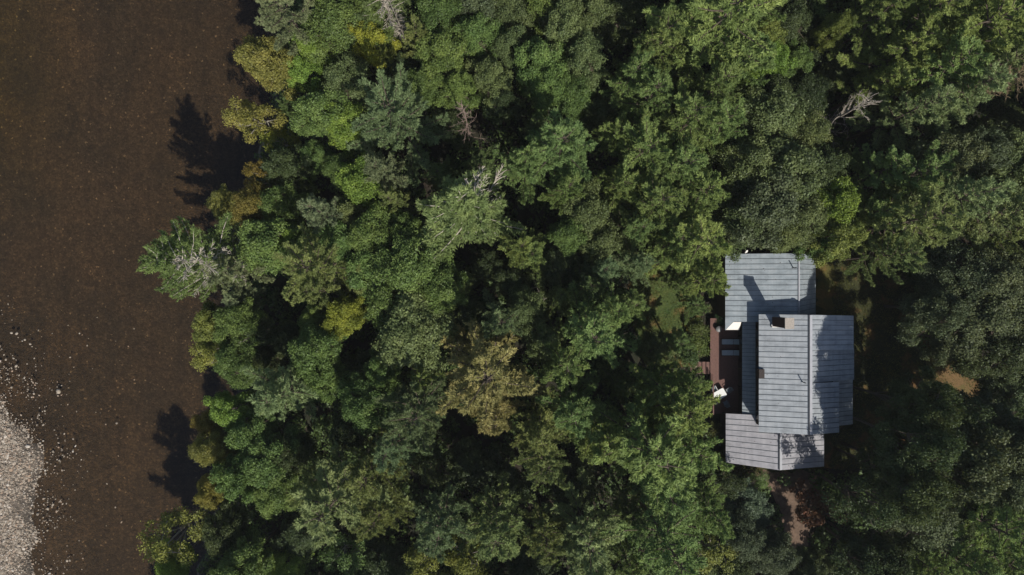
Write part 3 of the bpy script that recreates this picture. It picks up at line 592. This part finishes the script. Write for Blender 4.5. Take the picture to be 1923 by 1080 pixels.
# (px, py, radius px, colour kind, prototype, tree height m, own label or None)
TREES = [
 # river edge, from the top
 (548, 42, 62, 'grey green pine', 'p5', 21, "tall grey green pine leaning over the dark water at the top left bank"),
 (512, 125, 50, 'golden olive leafy', 'd0', 14, "golden olive leafed tree on the bank under the top left pine"),
 (590, 95, 36, 'lime green leafy', 'd3', 13, None), (575, 140, 34, 'lime green leafy', 'd1', 12, None),
 (635, 45, 62, 'green leafy', 'd2', 15, None), (700, 45, 45, 'green leafy', 'd4', 14, None),
 (478, 225, 42, 'golden olive leafy', 's0', 13, "sparse golden birch hanging over the river with pale branches showing"), (520, 262, 30, 'yellow leafy', 's1', 9, "small yellow tree at the river's edge just below the sparse golden birch"),
 (552, 205, 20, 'green pine', 'p2', 9, None), (610, 215, 48, 'green leafy', 'd5', 14, None), (650, 235, 46, 'lime green leafy', 'd0', 13, None), (650, 165, 48, 'sage green leafy', 'd2', 13, None),
 (700, 84, 34, 'yellow leafy', 'd1', 14, "lemon yellow leafed tree near the top edge under the pale pine"), (725, 110, 22, 'olive green leafy', 'd3', 12, None),
 (728, 18, 66, 'olive pine', 'snagp', 20, "pale olive pine with a bare silvery flank at the top edge"),
 (745, 222, 76, 'blue green pine', 'p1', 21, "blue green starburst pine in the upper left of the wood"),
 (790, 85, 40, 'olive pine', 'p4', 16, None), (825, 35, 46, 'green leafy', 'd4', 15, None), (835, 105, 48, 'green leafy', 'd5', 15, None), (800, 165, 40, 'green leafy', 'd0', 13, None), (760, 130, 34, 'dark green leafy', 'd1', 10, None),
 (925, 150, 38, 'sage green leafy', 'd3', 14, None), (945, 200, 30, 'dark green leafy', 'd2', 12, None), (900, 70, 42, 'green leafy', 'd2', 15, None), (895, 15, 46, 'grey green leafy', 'd1', 15, None), (955, 30, 42, 'sage green leafy', 'd4', 14, None),
 (960, 95, 34, 'sage green leafy', 'd0', 14, None), (860, 170, 32, 'green leafy', 'd3', 13, None), (1010, 120, 45, 'green leafy', 'd5', 15, None), (1055, 65, 46, 'sage green leafy', 'd1', 15, None), (1030, 165, 40, 'green leafy', 'd0', 14, None),
 (1095, 120, 44, 'sage green leafy', 'd2', 15, None), (1075, 180, 40, 'green leafy', 'd4', 13, None), (1110, 30, 40, 'sage green leafy', 'd5', 14, None), (1010, 15, 36, 'green leafy', 'd3', 14, None), (1160, 35, 42, 'dark green leafy', 'd2', 13, None),
 (490, 330, 26, 'orange gold leafy', 's1', 12, "small gold leaved tree at the bank, uppermost of the orange trio"), (478, 385, 34, 'orange gold leafy', 'd2', 13, "orange gold tree, inner one of the trio beside the river"), (428, 388, 32, 'golden olive leafy', 'd4', 10, "gold tree overhanging the river just above the bare branched pine"),
 (545, 310, 38, 'dark green leafy', 'd1', 13, None), (590, 300, 30, 'green leafy', 'd5', 11, None), (525, 385, 42, 'green leafy', 'd0', 12, None), (515, 460, 55, 'green leafy', 'd5', 14, None), (480, 430, 34, 'dark green leafy', 'd3', 10, None),
 (370, 490, 78, 'green pine', 'river', 23, "leaning pine over the river with bare bleached branches"), (440, 505, 50, 'grey green pine', 'p2', 15, None), (455, 560, 38, 'grey green pine', 'p6', 12, None),
 (718, 328, 50, 'grey green pine', 'p6', 18, None), (680, 350, 44, 'lime green leafy', 'd3', 14, None), (640, 320, 30, 'green leafy', 'd2', 12, None), (745, 380, 34, 'olive pine', 'p0', 15, None),
 (612, 405, 50, 'grey green pine', 'p4', 18, None), (560, 350, 30, 'dark green leafy', 'd0', 10, None), (640, 450, 40, 'green leafy', 'd4', 13, None), (700, 440, 48, 'green leafy', 'd0', 14, None), (690, 500, 46, 'green leafy', 'd1', 13, None), (660, 400, 34, 'sage green leafy', 'd5', 12, None),
 (598, 500, 66, 'olive pine', 'p1', 20, None), (610, 545, 44, 'olive pine', 'p3', 17, None), (545, 455, 34, 'lime green leafy', 'd4', 12, None),
 (775, 500, 66, 'green leafy', 'd2', 16, None), (825, 540, 48, 'green leafy', 'd4', 15, None), (735, 560, 48, 'green leafy', 'd5', 14, None), (775, 625, 72, 'sage green leafy', 'd0', 16, None), (760, 440, 36, 'green leafy', 'd3', 13, None),
 (885, 400, 98, 'olive pine', 'snagq', 22, "big bright green starburst pine with dead wood at its heart"),
 (830, 330, 34, 'dark green pine', 'p0', 12, None), (900, 320, 36, 'dark green pine', 'p5', 12, None), (850, 240, 34, 'dark green leafy', 'd2', 9, None),
 (1045, 285, 84, 'green pine', 'p3', 21, None), (985, 315, 48, 'green pine', 'p0', 18, None), (1060, 360, 40, 'green pine', 'p2', 17, None), (1010, 240, 34, 'dark green pine', 'p6', 13, None),
 (650, 592, 38, 'yellow leafy', 'd4', 13, "bright yellow tree alone amid the dark green wood"), (590, 600, 28, 'green leafy', 'd3', 11, None),
 (405, 615, 36, 'olive green leafy', 'd1', 12, None), (450, 605, 42, 'green leafy', 'd4', 13, None), (410, 655, 40, 'olive green leafy', 's0', 12, None), (450, 675, 42, 'green leafy', 'd2', 13, None), (480, 615, 34, 'dark green leafy', 'd5', 11, None),
 (595, 655, 48, 'green leafy', 'd0', 14, None), (608, 705, 38, 'green leafy', 'd5', 13, None), (500, 680, 30, 'dark green leafy', 'd3', 10, None), (545, 640, 34, 'dark green leafy', 'd1', 9, None),
 (532, 738, 66, 'pale green pine', 'p6', 19, None), (437, 768, 36, 'lime green leafy', 'd1', 12, "bright lime green tree on the bank above the brown gold pair"),
 (402, 838, 34, 'golden olive leafy', 'd2', 13, "brown gold tree overhanging dark water below the lime tree"), (396, 790, 24, 'orange gold leafy', 'd4', 10, "small bronze tree squeezed between the lime tree and the brown gold one"), (402, 918, 28, 'golden olive leafy', 'd0', 12, "lowest brown gold tree on the bank, near the sparse lime tree"),
 (478, 805, 40, 'green leafy', 'd5', 13, None), (500, 865, 50, 'green leafy', 'd3', 14, None), (455, 890, 40, 'green leafy', 'd1', 15, None), (540, 845, 40, 'dark green leafy', 'd2', 12, None), (520, 915, 44, 'green leafy', 'd4', 13, None),
 (325, 1005, 52, 'olive green leafy', 's1', 13, "sparse lime tree with pale limbs over the water at lower left"), (330, 1055, 30, 'lime green leafy', 'd3', 10, None), (455, 1062, 46, 'green leafy', 'd5', 14, None), (530, 1060, 40, 'lime green leafy', 'd1', 8, None), (425, 995, 40, 'dark green leafy', 'd0', 12, None), (560, 1010, 40, 'dark green leafy', 'd4', 7, None),
 (640, 935, 92, 'pale green pine', 'p3', 21, "broad pale green pine left of centre near the bottom edge"), (700, 880, 62, 'olive pine', 'p0', 19, None), (590, 900, 48, 'olive pine', 'p6', 17, None), (720, 960, 46, 'olive pine', 'p2', 17, None),
 (690, 760, 50, 'green leafy', 'd2', 15, None), (660, 800, 36, 'dark green leafy', 'd5', 12, None), (785, 770, 66, 'blue green pine', 'p1', 20, None), (745, 835, 58, 'blue green pine', 'p4', 18, None), (720, 700, 34, 'green leafy', 'd1', 13, None), (690, 690, 34, 'dark green leafy', 'd3', 9, None), (800, 700, 34, 'green pine', 'p5', 14, None),
 (915, 705, 92, 'golden brown pine', 'p1', 21, "big golden brown pine in the middle of the wood"), (930, 775, 56, 'golden brown pine', 'p4', 18, "smaller brownish pine tucked under the big golden brown pine"),
 (945, 605, 46, 'blue green pine', 'p2', 16, None), (985, 580, 34, 'sage green leafy', 'd2', 13, None), (880, 590, 36, 'dark green leafy', 'd5', 10, None), (870, 540, 34, 'dark green pine', 'p6', 12, None),
 (1110, 625, 78, 'green pine', 'p4', 20, None), (1060, 680, 56, 'green pine', 'p3', 18, None), (1150, 590, 52, 'green pine', 'p6', 17, None), (1020, 640, 36, 'sage green leafy', 'd4', 13, None),
 (1075, 770, 62, 'green pine', 'p0', 18, None), (1010, 800, 62, 'olive pine', 'p6', 18, None), (1020, 860, 52, 'olive pine', 'p1', 17, None), (1120, 820, 52, 'bright green pine', 'p5', 17, None),
 (1215, 830, 112, 'bright green pine', 'p3', 23, "largest bright green pine, below and left of the deck"), (1262, 765, 76, 'bright green pine', 'p0', 20, "bright green pine reaching a limb toward the deck table"), (1282, 835, 62, 'bright green pine', 'p1', 20, None), (1235, 720, 50, 'green pine', 'p2', 18, None), (1160, 720, 42, 'dark green pine', 'p6', 13, None), (1240, 900, 70, 'green pine', 'p4', 20, None), (1276, 722, 46, 'bright green pine', 'p5', 17, None),
 (830, 975, 68, 'blue green pine', 'p3', 19, None), (935, 985, 76, 'olive pine', 'p4', 19, None), (870, 1050, 46, 'olive green leafy', 's0', 13, None), (800, 1050, 42, 'olive green leafy', 's1', 12, None), (1020, 1000, 46, 'olive pine', 'p5', 17, None), (1100, 1000, 66, 'pale green pine', 'p1', 18, None), (1110, 1060, 60, 'pale green pine', 'p6', 18, None), (1250, 1020, 84, 'green pine', 'p0', 21, None), (1330, 950, 44, 'green pine', 'p2', 16, None), (1180, 950, 40, 'dark green pine', 'p3', 13, None),
 (880, 870, 40, 'dark green leafy', 'd1', 8, None), (940, 900, 40, 'dark green leafy', 'd3', 7, None), (820, 880, 40, 'dark green leafy', 's0', 9, None), (1080, 910, 44, 'dark green leafy', 'd5', 7, None), (720, 1060, 44, 'dark green leafy', 'd2', 9, None), (660, 1045, 42, 'green leafy', 's1', 10, None), (1180, 1060, 44, 'green pine', 'p5', 15, None), (1000, 1065, 44, 'dark green leafy', 'd0', 9, None),
 # upper middle pines
 (1330, 65, 112, 'green pine', 'p1', 23, "huge soft green pine at the top edge right of centre"), (1235, 95, 72, 'green pine', 'p4', 20, None), (1175, 160, 48, 'green pine', 'p2', 18, None), (1215, 190, 62, 'green pine', 'p0', 19, None), (1330, 170, 70, 'green pine', 'p6', 20, None), (1285, 240, 72, 'bright green pine', 'p3', 20, None), (1390, 130, 56, 'green pine', 'p5', 18, None),
 (1340, 250, 54, 'bright green pine', 'p2', 18, None), (1200, 290, 66, 'green pine', 'p1', 19, None), (1270, 320, 62, 'green pine', 'p4', 19, None), (1165, 350, 52, 'green pine', 'p6', 17, None), (1230, 390, 70, 'green pine', 'p3', 19, None), (1310, 370, 60, 'green pine', 'p0', 18, None), (1150, 260, 42, 'green pine', 'p5', 16, None), (1130, 210, 34, 'dark green leafy', 'd4', 12, None),
 (1425, 75, 34, 'olive green leafy', 'd3', 14, None), (1440, 115, 36, 'lime green leafy', 'd1', 13, None), (1395, 160, 30, 'lime green leafy', 'd5', 12, None), (1400, 30, 60, 'green pine', 'p3', 20, None),
 (1440, 225, 64, 'sage green leafy', 'd2', 15, None), (1500, 250, 44, 'sage green leafy', 'd4', 14, None), (1400, 310, 56, 'sage green leafy', 'd0', 15, None), (1465, 320, 66, 'sage green leafy', 'd5', 16, None), (1430, 390, 70, 'grey green leafy', 'd1', 16, None), (1380, 420, 44, 'sage green leafy', 'd3', 14, None), (1500, 400, 54, 'sage green leafy', 'd2', 14, None), (1470, 430, 42, 'sage green leafy', 'd4', 13, None), (1530, 320, 50, 'dark green leafy', 'd0', 14, None), (1440, 180, 40, 'dark green leafy', 'd3', 11, None),
 (1560, 385, 46, 'lime green leafy', 'd5', 15, None), (1570, 440, 44, 'olive green leafy', 'd1', 14, None), (1540, 455, 32, 'green leafy', 'd3', 11, None),
 (1480, 40, 46, 'dark green leafy', 'd2', 11, None), (1540, 60, 42, 'dark green leafy', 'd5', 9, None), (1490, 120, 30, 'green leafy', 'd1', 10, None), (1560, 60, 26, 'olive green leafy', 'd4', 14, None), (1510, 180, 40, 'dark green leafy', 'd4', 10, None), (1575, 140, 36, 'dark green leafy', 'd0', 8, None),
 (1635, 45, 60, 'green pine', 'p2', 17, None), (1720, 40, 74, 'bright green pine', 'p5', 19, None), (1680, 110, 72, 'bright green pine', 'p0', 18, None), (1645, 160, 50, 'bright green pine', 'p6', 16, None), (1810, 60, 90, 'bright green pine', 'p1', 21, None), (1745, 150, 78, 'bright green pine', 'p3', 20, None), (1700, 215, 58, 'pale green pine', 'p4', 19, None), (1790, 190, 70, 'pale green pine', 'p6', 20, None), (1880, 60, 80, 'bright green pine', 'p4', 21, None), (1850, 130, 60, 'pale green pine', 'p0', 19, None), (1910, 130, 40, 'dark green pine', 'p2', 15, None),
 (1640, 330, 56, 'green pine', 'p5', 15, None), (1620, 400, 50, 'green pine', 'p4', 14, None), (1700, 330, 62, 'green pine', 'p1', 17, None), (1700, 420, 84, 'olive pine', 'p3', 20, "broad olive pine up and right of the north wing"), (1780, 380, 74, 'pale green pine', 'p4', 20, None), (1760, 300, 54, 'grey green leafy', 'd1', 16, None), (1830, 290, 50, 'grey green leafy', 'd5', 15, None), (1860, 400, 78, 'pale green pine', 'p6', 20, None), (1660, 480, 44, 'olive pine', 'p2', 17, None), (1900, 320, 56, 'sage green leafy', 'd3', 15, None), (1905, 430, 56, 'olive pine', 'p0', 18, None), (1890, 240, 44, 'dark green leafy', 'd0', 9, None),
 (1790, 520, 58, 'grey green leafy', 'd2', 15, None), (1850, 530, 62, 'grey green leafy', 'd4', 16, None), (1760, 580, 48, 'grey green leafy', 'd0', 14, None), (1830, 590, 64, 'grey green leafy', 'd5', 15, None), (1900, 580, 60, 'grey green leafy', 'd1', 16, None), (1790, 635, 38, 'grey green leafy', 'd3', 12, None), (1870, 660, 60, 'dark green leafy', 'd2', 14, None), (1740, 500, 36, 'dark green leafy', 'd4', 11, None),
 (1905, 720, 52, 'dark green leafy', 'd0', 9, None), (1855, 795, 50, 'grey green leafy', 'd5', 12, None), (1780, 780, 48, 'dark green leafy', 's0', 16, None), (1716, 830, 54, 'dark green leafy', 'd2', 21, None), (1900, 830, 58, 'grey green leafy', 'd3', 17, None), (1800, 860, 62, 'grey green leafy', 'd1', 20, None), (1702, 908, 54, 'dark green leafy', 'd4', 20, None), (1722, 762, 48, 'dark green leafy', 'd0', 20, None), (1662, 870, 46, 'dark green leafy', 's0', 13, None), (1870, 900, 52, 'grey green leafy', 'd4', 16, None),
 (1725, 960, 68, 'grey green leafy', 'd2', 15, "rounded grey green crown standing clear at the lower right"), (1628, 945, 50, 'dark green leafy', 's1', 17, None), (1790, 960, 40, 'dark green leafy', 'd0', 13, None), (1865, 990, 76, 'bright green pine', 'p3', 22, "bright green pine filling the lower right corner"), (1800, 1050, 66, 'green pine', 'p6', 17, None), (1900, 1060, 60, 'green pine', 'p4', 18, None), (1720, 1050, 40, 'green pine', 'p5', 14, None), (1650, 1050, 46, 'dark green leafy', 'd3', 15, None), (1615, 1040, 46, 'dark green leafy', 's1', 14, None),
 (1400, 950, 44, 'dim blue green leafy', 'd5', 6.5, "dim blue green tree beside the earth path below the house"), (1355, 905, 34, 'dark green leafy', 's0', 9, None), (1425, 905, 22, 'green leafy', 's1', 3.6, None), (1395, 1010, 42, 'dim blue green leafy', 'd2', 10, None), (1450, 1040, 40, 'dim blue green leafy', 'd4', 10, None), (1335, 1040, 46, 'olive green leafy', 's0', 9, "dim olive gold bush near the bottom edge left of the path"), (1520, 1060, 34, 'dark green leafy', 'd1', 8, None), (1380, 1070, 34, 'dark green leafy', 'd3', 9, None),
 # round the clearing
 (1300, 455, 66, 'bright green pine', 'p1', 18, None), (1255, 455, 52, 'green pine', 'p2', 15, None), (1322, 525, 40, 'bright green pine', 'p5', 15, "bright green pine against the north wing's west wall"), (1190, 430, 46, 'green pine', 'p0', 15, None), (1190, 500, 46, 'blue green pine', 'p6', 14, None), (1180, 570, 40, 'green pine', 'p3', 12, None), (1130, 510, 42, 'blue green pine', 'p4', 14, None), (1275, 530, 34, 'green pine', 'p4', 9, None),
 (1270, 640, 30, 'green pine', 'p5', 9, None), (1235, 650, 34, 'sage green leafy', 'd2', 7, None), (1300, 570, 26, 'green pine', 'p2', 8, None),
 (1100, 400, 46, 'sage green leafy', 'd3', 15, None), (1070, 440, 40, 'green leafy', 'd0', 13, None), (1130, 450, 40, 'sage green leafy', 'd5', 13, None), (1000, 480, 42, 'green pine', 'p4', 15, None), (975, 470, 36, 'bright green pine', 'p5', 16, None), (1040, 500, 40, 'dark green leafy', 'd4', 11, None), (1100, 540, 44, 'dark green pine', 'p0', 14, None), (1050, 560, 40, 'dark green pine', 'p6', 13, None), (960, 530, 34, 'dark green leafy', 'd1', 10, None), (1000, 560, 36, 'sage green leafy', 's1', 12, None), (910, 500, 30, 'dark green leafy', 'd3', 10, None),
]
LM = [("the house chimney", 1470, 605), ("the north wing", 1440, 520), ("the south wing", 1440, 840), ("the deck steps", 1320, 690), ("the big golden brown pine", 915, 705), ("the lone bright yellow tree", 650, 592),
      ("the reddish dead snag", 870, 220), ("the lemon yellow tree", 700, 84), ("the bare branched river pine", 380, 500), ("the bright lime bank tree", 437, 768), ("the bleached dead tree", 1590, 210),
      ("the copper leaved shrub", 1530, 950), ("the dry brown spray", 1885, 160), ("the blue green starburst pine", 745, 222), ("the pine with dead heartwood", 885, 400), ("the golden bank birch", 478, 225),
      ("the broad pale pine near the bottom", 640, 935), ("the mossy clearing", 1240, 560), ("the largest bright green pine", 1215, 830), ("the huge soft green top pine", 1330, 65), ("the lone sunlit tan lawn patch", 1780, 705), ("the rounded grey green crown", 1725, 960)]
ORD = ["nearest", "second", "third", "fourth", "fifth", "sixth", "seventh", "eighth"]
DIRS = ["right of", "upper right of", "above", "upper left of", "left of", "lower left of", "below", "lower right of"]
def auto_labels():
    keys = {}; lab = {}
    for i_, (x, y, r, kind, pr, H, own) in enumerate(TREES):
        if own: continue
        best = min(LM, key=lambda l: (l[1]-x)**2+(l[2]-y)**2)
        a = math.atan2(-(y-best[2]), x-best[1]); d = DIRS[int(round(a/(math.pi/4))) % 8]
        keys.setdefault((kind, best[0], d), []).append((math.hypot(x-best[1], y-best[2]), i_))
    for (kind, lm, d), L in keys.items():
        L.sort(); noun = kind if 'pine' in kind else kind+" tree"
        for q, (_, i_) in enumerate(L):
            r = TREES[i_][2]; size = "large " if r >= 66 else "small " if r <= 34 else ""
            rk = "just" if len(L) == 1 else ORD[q]+" of them"
            lab[i_] = f"{size}{noun} {d} {lm}" if len(L) == 1 else f"{size}{noun}, {ORD[q]} one {d} {lm}"
    return lab
LAB = auto_labels()
rt = random.Random(11)
def put_tree(name, crown_me, trunk_me, x, y, r, H, R0, H0, color, label, cat, group, rotz=None, zf=0.72, crown_name="crown"):
    zc = H*zf; p = P(x, y, zc); s = r*(CAM_H-zc)/FPX/R0
    e = link(name, None, loc=(p.x, p.y, -0.05)); e.rotation_euler.z = rt.uniform(0, 6.28) if rotz is None else rotz
    e.scale = (s, s, H/H0); tag(e, label, cat, group)
    c = link(crown_name, crown_me, e); c.color = (*color, 1) if color else (1, 1, 1, 1)
    t = link("trunk", trunk_me, e); return e
for i_, (x, y, r, kind, pr, H, own) in enumerate(TREES):
    if pr in ('s0', 's1') and 'dark' in kind: pr = pr.replace('s', 't')
    cr, tk, R0, H0 = PR[pr]; isp = 'pine' in kind
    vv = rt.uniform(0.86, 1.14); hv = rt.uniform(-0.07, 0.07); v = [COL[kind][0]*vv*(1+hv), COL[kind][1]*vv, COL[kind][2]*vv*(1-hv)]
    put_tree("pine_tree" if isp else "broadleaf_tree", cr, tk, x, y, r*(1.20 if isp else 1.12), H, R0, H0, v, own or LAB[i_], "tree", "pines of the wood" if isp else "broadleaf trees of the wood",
             rotz=0.0 if pr in ('river', 'snagp', 'snagq') else None, zf=0.66 if isp else 0.72)

# dead trees (bare), copper shrub, hedge
def put_dead(x, y, r, H, seed, mat, label, bias=None, n=26, twigs=5, name="dead_tree", t0=.25):
    a_, b_ = bare_tree(seed, H, 3.0, n, mat, twigs, t0, bias); zc = H*0.7; p = P(x, y, zc); s = r*(CAM_H-zc)/FPX/3.0
    e = link(name, None, loc=(p.x, p.y, -0.05)); e.scale = (s, s, 1); tag(e, label, "dead tree", "dead trees of the wood"); link("trunk", a_, e); link("crown", b_, e)
put_dead(872, 225, 46, 19, 51, M_DEADR, "reddish grey dead snag with many bare twigs among green crowns", n=34, twigs=7)
put_dead(1590, 212, 66, 16, 52, M_DEAD, "bleached bare dead tree above the house, limbs reaching up and right", bias=0.5, n=34, twigs=8)
put_dead(1890, 150, 62, 24, 53, M_TWIG, "dry brown dead spray of twigs at the right edge", n=60, twigs=22, t0=.55)
put_dead(742, 32, 30, 21.5, 54, M_DEAD, "silvery dead top standing in the pale pine at top edge", n=30, twigs=8, t0=.5)
put_dead(470, 640, 28, 12, 55, M_DEAD, "small bare pale tree behind the green bank trees below the river pine", n=16)
put_dead(665, 880, 26, 17, 56, M_DEAD, "thin pale dead treetop left of the dark gap near the bottom", n=18)
put_dead(1215, 80, 30, 19, 57, M_DEADR, "thin dead top between the huge top pine and its left neighbour", n=18)
cs = (*broad(501, 7, 2.6, lobes=26, nleaf=170, ls=.13, sparse=0.8), 2.6, 7)
put_tree("copper_shrub", cs[0], cs[1], 1528, 950, 44, 6.0, 2.6, 7, (0.14, 0.068, 0.036), "copper brown leaved shrub on the earth path below the house", "shrub", None)
bs = (*broad(502, 2.2, 1.2, lobes=26, nleaf=150, ls=.085, zc=.5), 1.2, 2.2)
for x, y, r, col, lb in ((1308, 620, 20, (0.10, 0.13, 0.035), "upper speckled green hedge shrub between garden wall and deck"), (1310, 648, 22, (0.11, 0.15, 0.035), "middle yellowish green hedge shrub left of the deck"), (1296, 668, 20, (0.09, 0.14, 0.045), "lowest hedge shrub just above the deck steps"),
                         (1297, 612, 10, (0.16, 0.15, 0.02), "narrow yellow green shrub at the top end of the garden wall"), (1355, 603, 12, (0.03, 0.06, 0.02), "dark potted looking bush on the deck beside the north wing"), (1345, 812, 16, (0.09, 0.10, 0.03), "small shrub at the south wing's west wall"),
                         (1352, 862, 16, (0.12, 0.13, 0.03), "yellowish shrub off the south wing's lower left corner")):
    put_tree("garden_shrub", bs[0], bs[1], x, y, r, 2.0 if r > 12 else 1.4, 1.2, 2.2, col, lb, "shrub", "shrubs about the deck", zf=0.6)

# undergrowth: low scrub nobody could count
nC = 7500; cx = rng.uniform(-40, 76, nC); cy_ = rng.uniform(-45, 45, nC)
cpx = cx*FPX/CAM_H+961.5; cpy = 540-cy_*FPX/CAM_H
ok = (cx > bank_x(cy_)+1.2) & ~((cpx > 1320) & (cpx < 1700) & (cpy > 455) & (cpy < 890)) & ~((cpx > 1175) & (cpx < 1330) & (cpy > 480) & (cpy < 700)) & ~((cpx > 1462) & (cpx < 1515) & (cpy > 850) & (cpy < 1045)) & ~((cpx > 1680) & (cpx < 1860) & (cpy > 640) & (cpy < 780))
cx, cy_ = cx[ok], cy_[ok]; pv = []; nv = []
for x, y in zip(cx, cy_):
    n = 62; h = rng.uniform(0.5, 3.6); r = rng.uniform(0.5, 1.3); dd = rng.normal(size=(n, 3)); dd /= np.linalg.norm(dd, axis=1, keepdims=True)
    pv.append(np.array([x, y, h*0.6])+dd*np.array([r, r, h*0.4])*rng.uniform(0.6, 1, (n, 1))); nv.append(dd*0.5+rng.normal(size=(n, 3))*0.5+np.array([0, 0, 0.7]))
pv = np.concatenate(pv); nv = np.concatenate(nv); Vu, Fu = quads_from(pv, nv, rng.uniform(0.10, 0.24, len(pv)), rng)
u = link("undergrowth", mesh_np("undergrowth", Vu, Fu, [M_LEAF])); u.color = (0.085, 0.13, 0.04, 1)
tag(u, "dim green scrub and ferns in the gaps of the wood", "undergrowth", kind="stuff")

# grass blades on the lawns
nG = 130000; gx = rng.uniform(12, 58, nG); gy = rng.uniform(-24, 6, nG); gpx = gx*FPX/CAM_H+961.5; gpy = 540-gy*FPX/CAM_H
def inpoly(px, py, pts):
    r = np.zeros(len(px), bool)
    for (x1, y1), (x2, y2) in zip(pts, pts[1:]+pts[:1]):
        c = ((y1 > py) != (y2 > py)) & (px < (x2-x1)*(py-y1)/((y2-y1) or 1e-9)+x1); r ^= c
    return r
okg = inpoly(gpx, gpy, [(1180, 470), (1300, 470), (1320, 560), (1312, 690), (1215, 690), (1185, 600)]) | (inpoly(gpx, gpy, [(1330, 450), (1640, 450), (1830, 560), (1850, 760), (1700, 870), (1340, 900)]) & ~((gx > 22.5) & (gx < 37.2) & (gy < 3.9) & (gy > -20)))
okg &= wav(gx, gy, 1.1, 3.0)+rng.normal(size=nG)*0.4 > -0.3
gx, gy = gx[okg], gy[okg]; n = len(gx); hgt = rng.uniform(0.06, 0.2, n)
base = np.stack([gx, gy, np.full(n, 0.08)], 1); a_ = rng.uniform(0, 6.28, n); w_ = np.stack([np.cos(a_), np.sin(a_), np.zeros(n)], 1)*0.035
tip = base+np.stack([rng.normal(size=n)*0.12, rng.normal(size=n)*0.12, hgt], 1)
Vg = np.stack([base-w_, base+w_, tip], 1).reshape(-1, 3)
gr = link("grass", mesh_np("grass", Vg, np.arange(3*n).reshape(-1, 3), [M_NEED])); gr.color = (0.12, 0.135, 0.04, 1)
tag(gr, "short mossy grass of the dappled lawns beside the house", "grass", kind="stuff")

# the wood going on beyond the plot: one mass
def join_np(items):
    Vs, Fs, o = [], [], 0
    for V_, F_ in items: Vs.append(V_); Fs.append(F_+o); o += len(V_)
    return np.concatenate(Vs), np.concatenate(Fs)
wp = pine(901, 20, 4.6, nl=34, blades=4, top=.6, bw=0.10, bs=1.7)[0]; wd = broad(902, 15, 4.2, lobes=30, nleaf=110, ls=.26)[0]
def arr(me, k):
    v = np.empty(len(me.vertices)*3, dtype=np.float32); me.vertices.foreach_get("co", v); f = np.empty(len(me.loops), dtype=np.int32); me.loops.foreach_get("vertex_index", f)
    return v.reshape(-1, 3), f.reshape(-1, k)
for me_, k_, mt_, nm, col_, lb_ in ((wp, 3, M_NEED, "woods", (0.115, 0.165, 0.055), "mass of pines continuing beyond the edges of the view"), (wd, 4, M_LEAF, "woods", (0.07, 0.12, 0.03), "mass of broadleaf crowns continuing beyond the edges of the view")):
    va, fa = arr(me_, k_); items = []; rgw = np.random.default_rng(k_)
    for q in range(520):
        x, y = rgw.uniform(-60, 95), rgw.uniform(-75, 70); h = rgw.uniform(0.75, 1.15)
        hh = (20 if k_ == 3 else 15)*h*0.7; lim = (CAM_H-hh)/FPX
        rx, ry = x/lim, y/lim
        if (abs(rx) < 961.5+95 and abs(ry) < 540+95) or x < float(bank_x(np.float64(y)))+4: continue
        if (18 < x < 35 and y > -60 and y < 0) or (x > 50 and -42 < y < -8) or (x < -5 and y > 0 and rgw.random() < 0.3): continue
        a_ = rgw.uniform(0, 6.28); s_ = rgw.uniform(0.85, 1.2); c0, s0_ = math.cos(a_)*s_, math.sin(a_)*s_
        items.append((np.stack([va[:, 0]*c0-va[:, 1]*s0_+x, va[:, 0]*s0_+va[:, 1]*c0+y, va[:, 2]*h], 1), fa))
    Vj, Fj = join_np(items); o = link(nm, mesh_np(nm, Vj, Fj, [mt_])); o.color = (*col_, 1); tag(o, lb_, "woods", kind="stuff")
bpy.context.view_layer.update()

# thin air haze between the drone and the wood
hb = MB(); hb.box(-440, -440, -3.0, 440, 440, CAM_H+3)
hm = bpy.data.materials.new("air_haze"); hm.use_nodes = True; hn = hm.node_tree; hn.nodes.remove(hn.nodes["Principled BSDF"])
pv_ = hn.nodes.new("ShaderNodeVolumePrincipled"); pv_.inputs["Density"].default_value = 0.00014; pv_.inputs["Color"].default_value = (0.95, 0.95, 0.95, 1)
hn.links.new(pv_.outputs[0], hn.nodes["Material Output"].inputs["Volume"])
tag(hb.build("haze", hm), "thin pale air haze over the whole wood", "haze", kind="stuff")
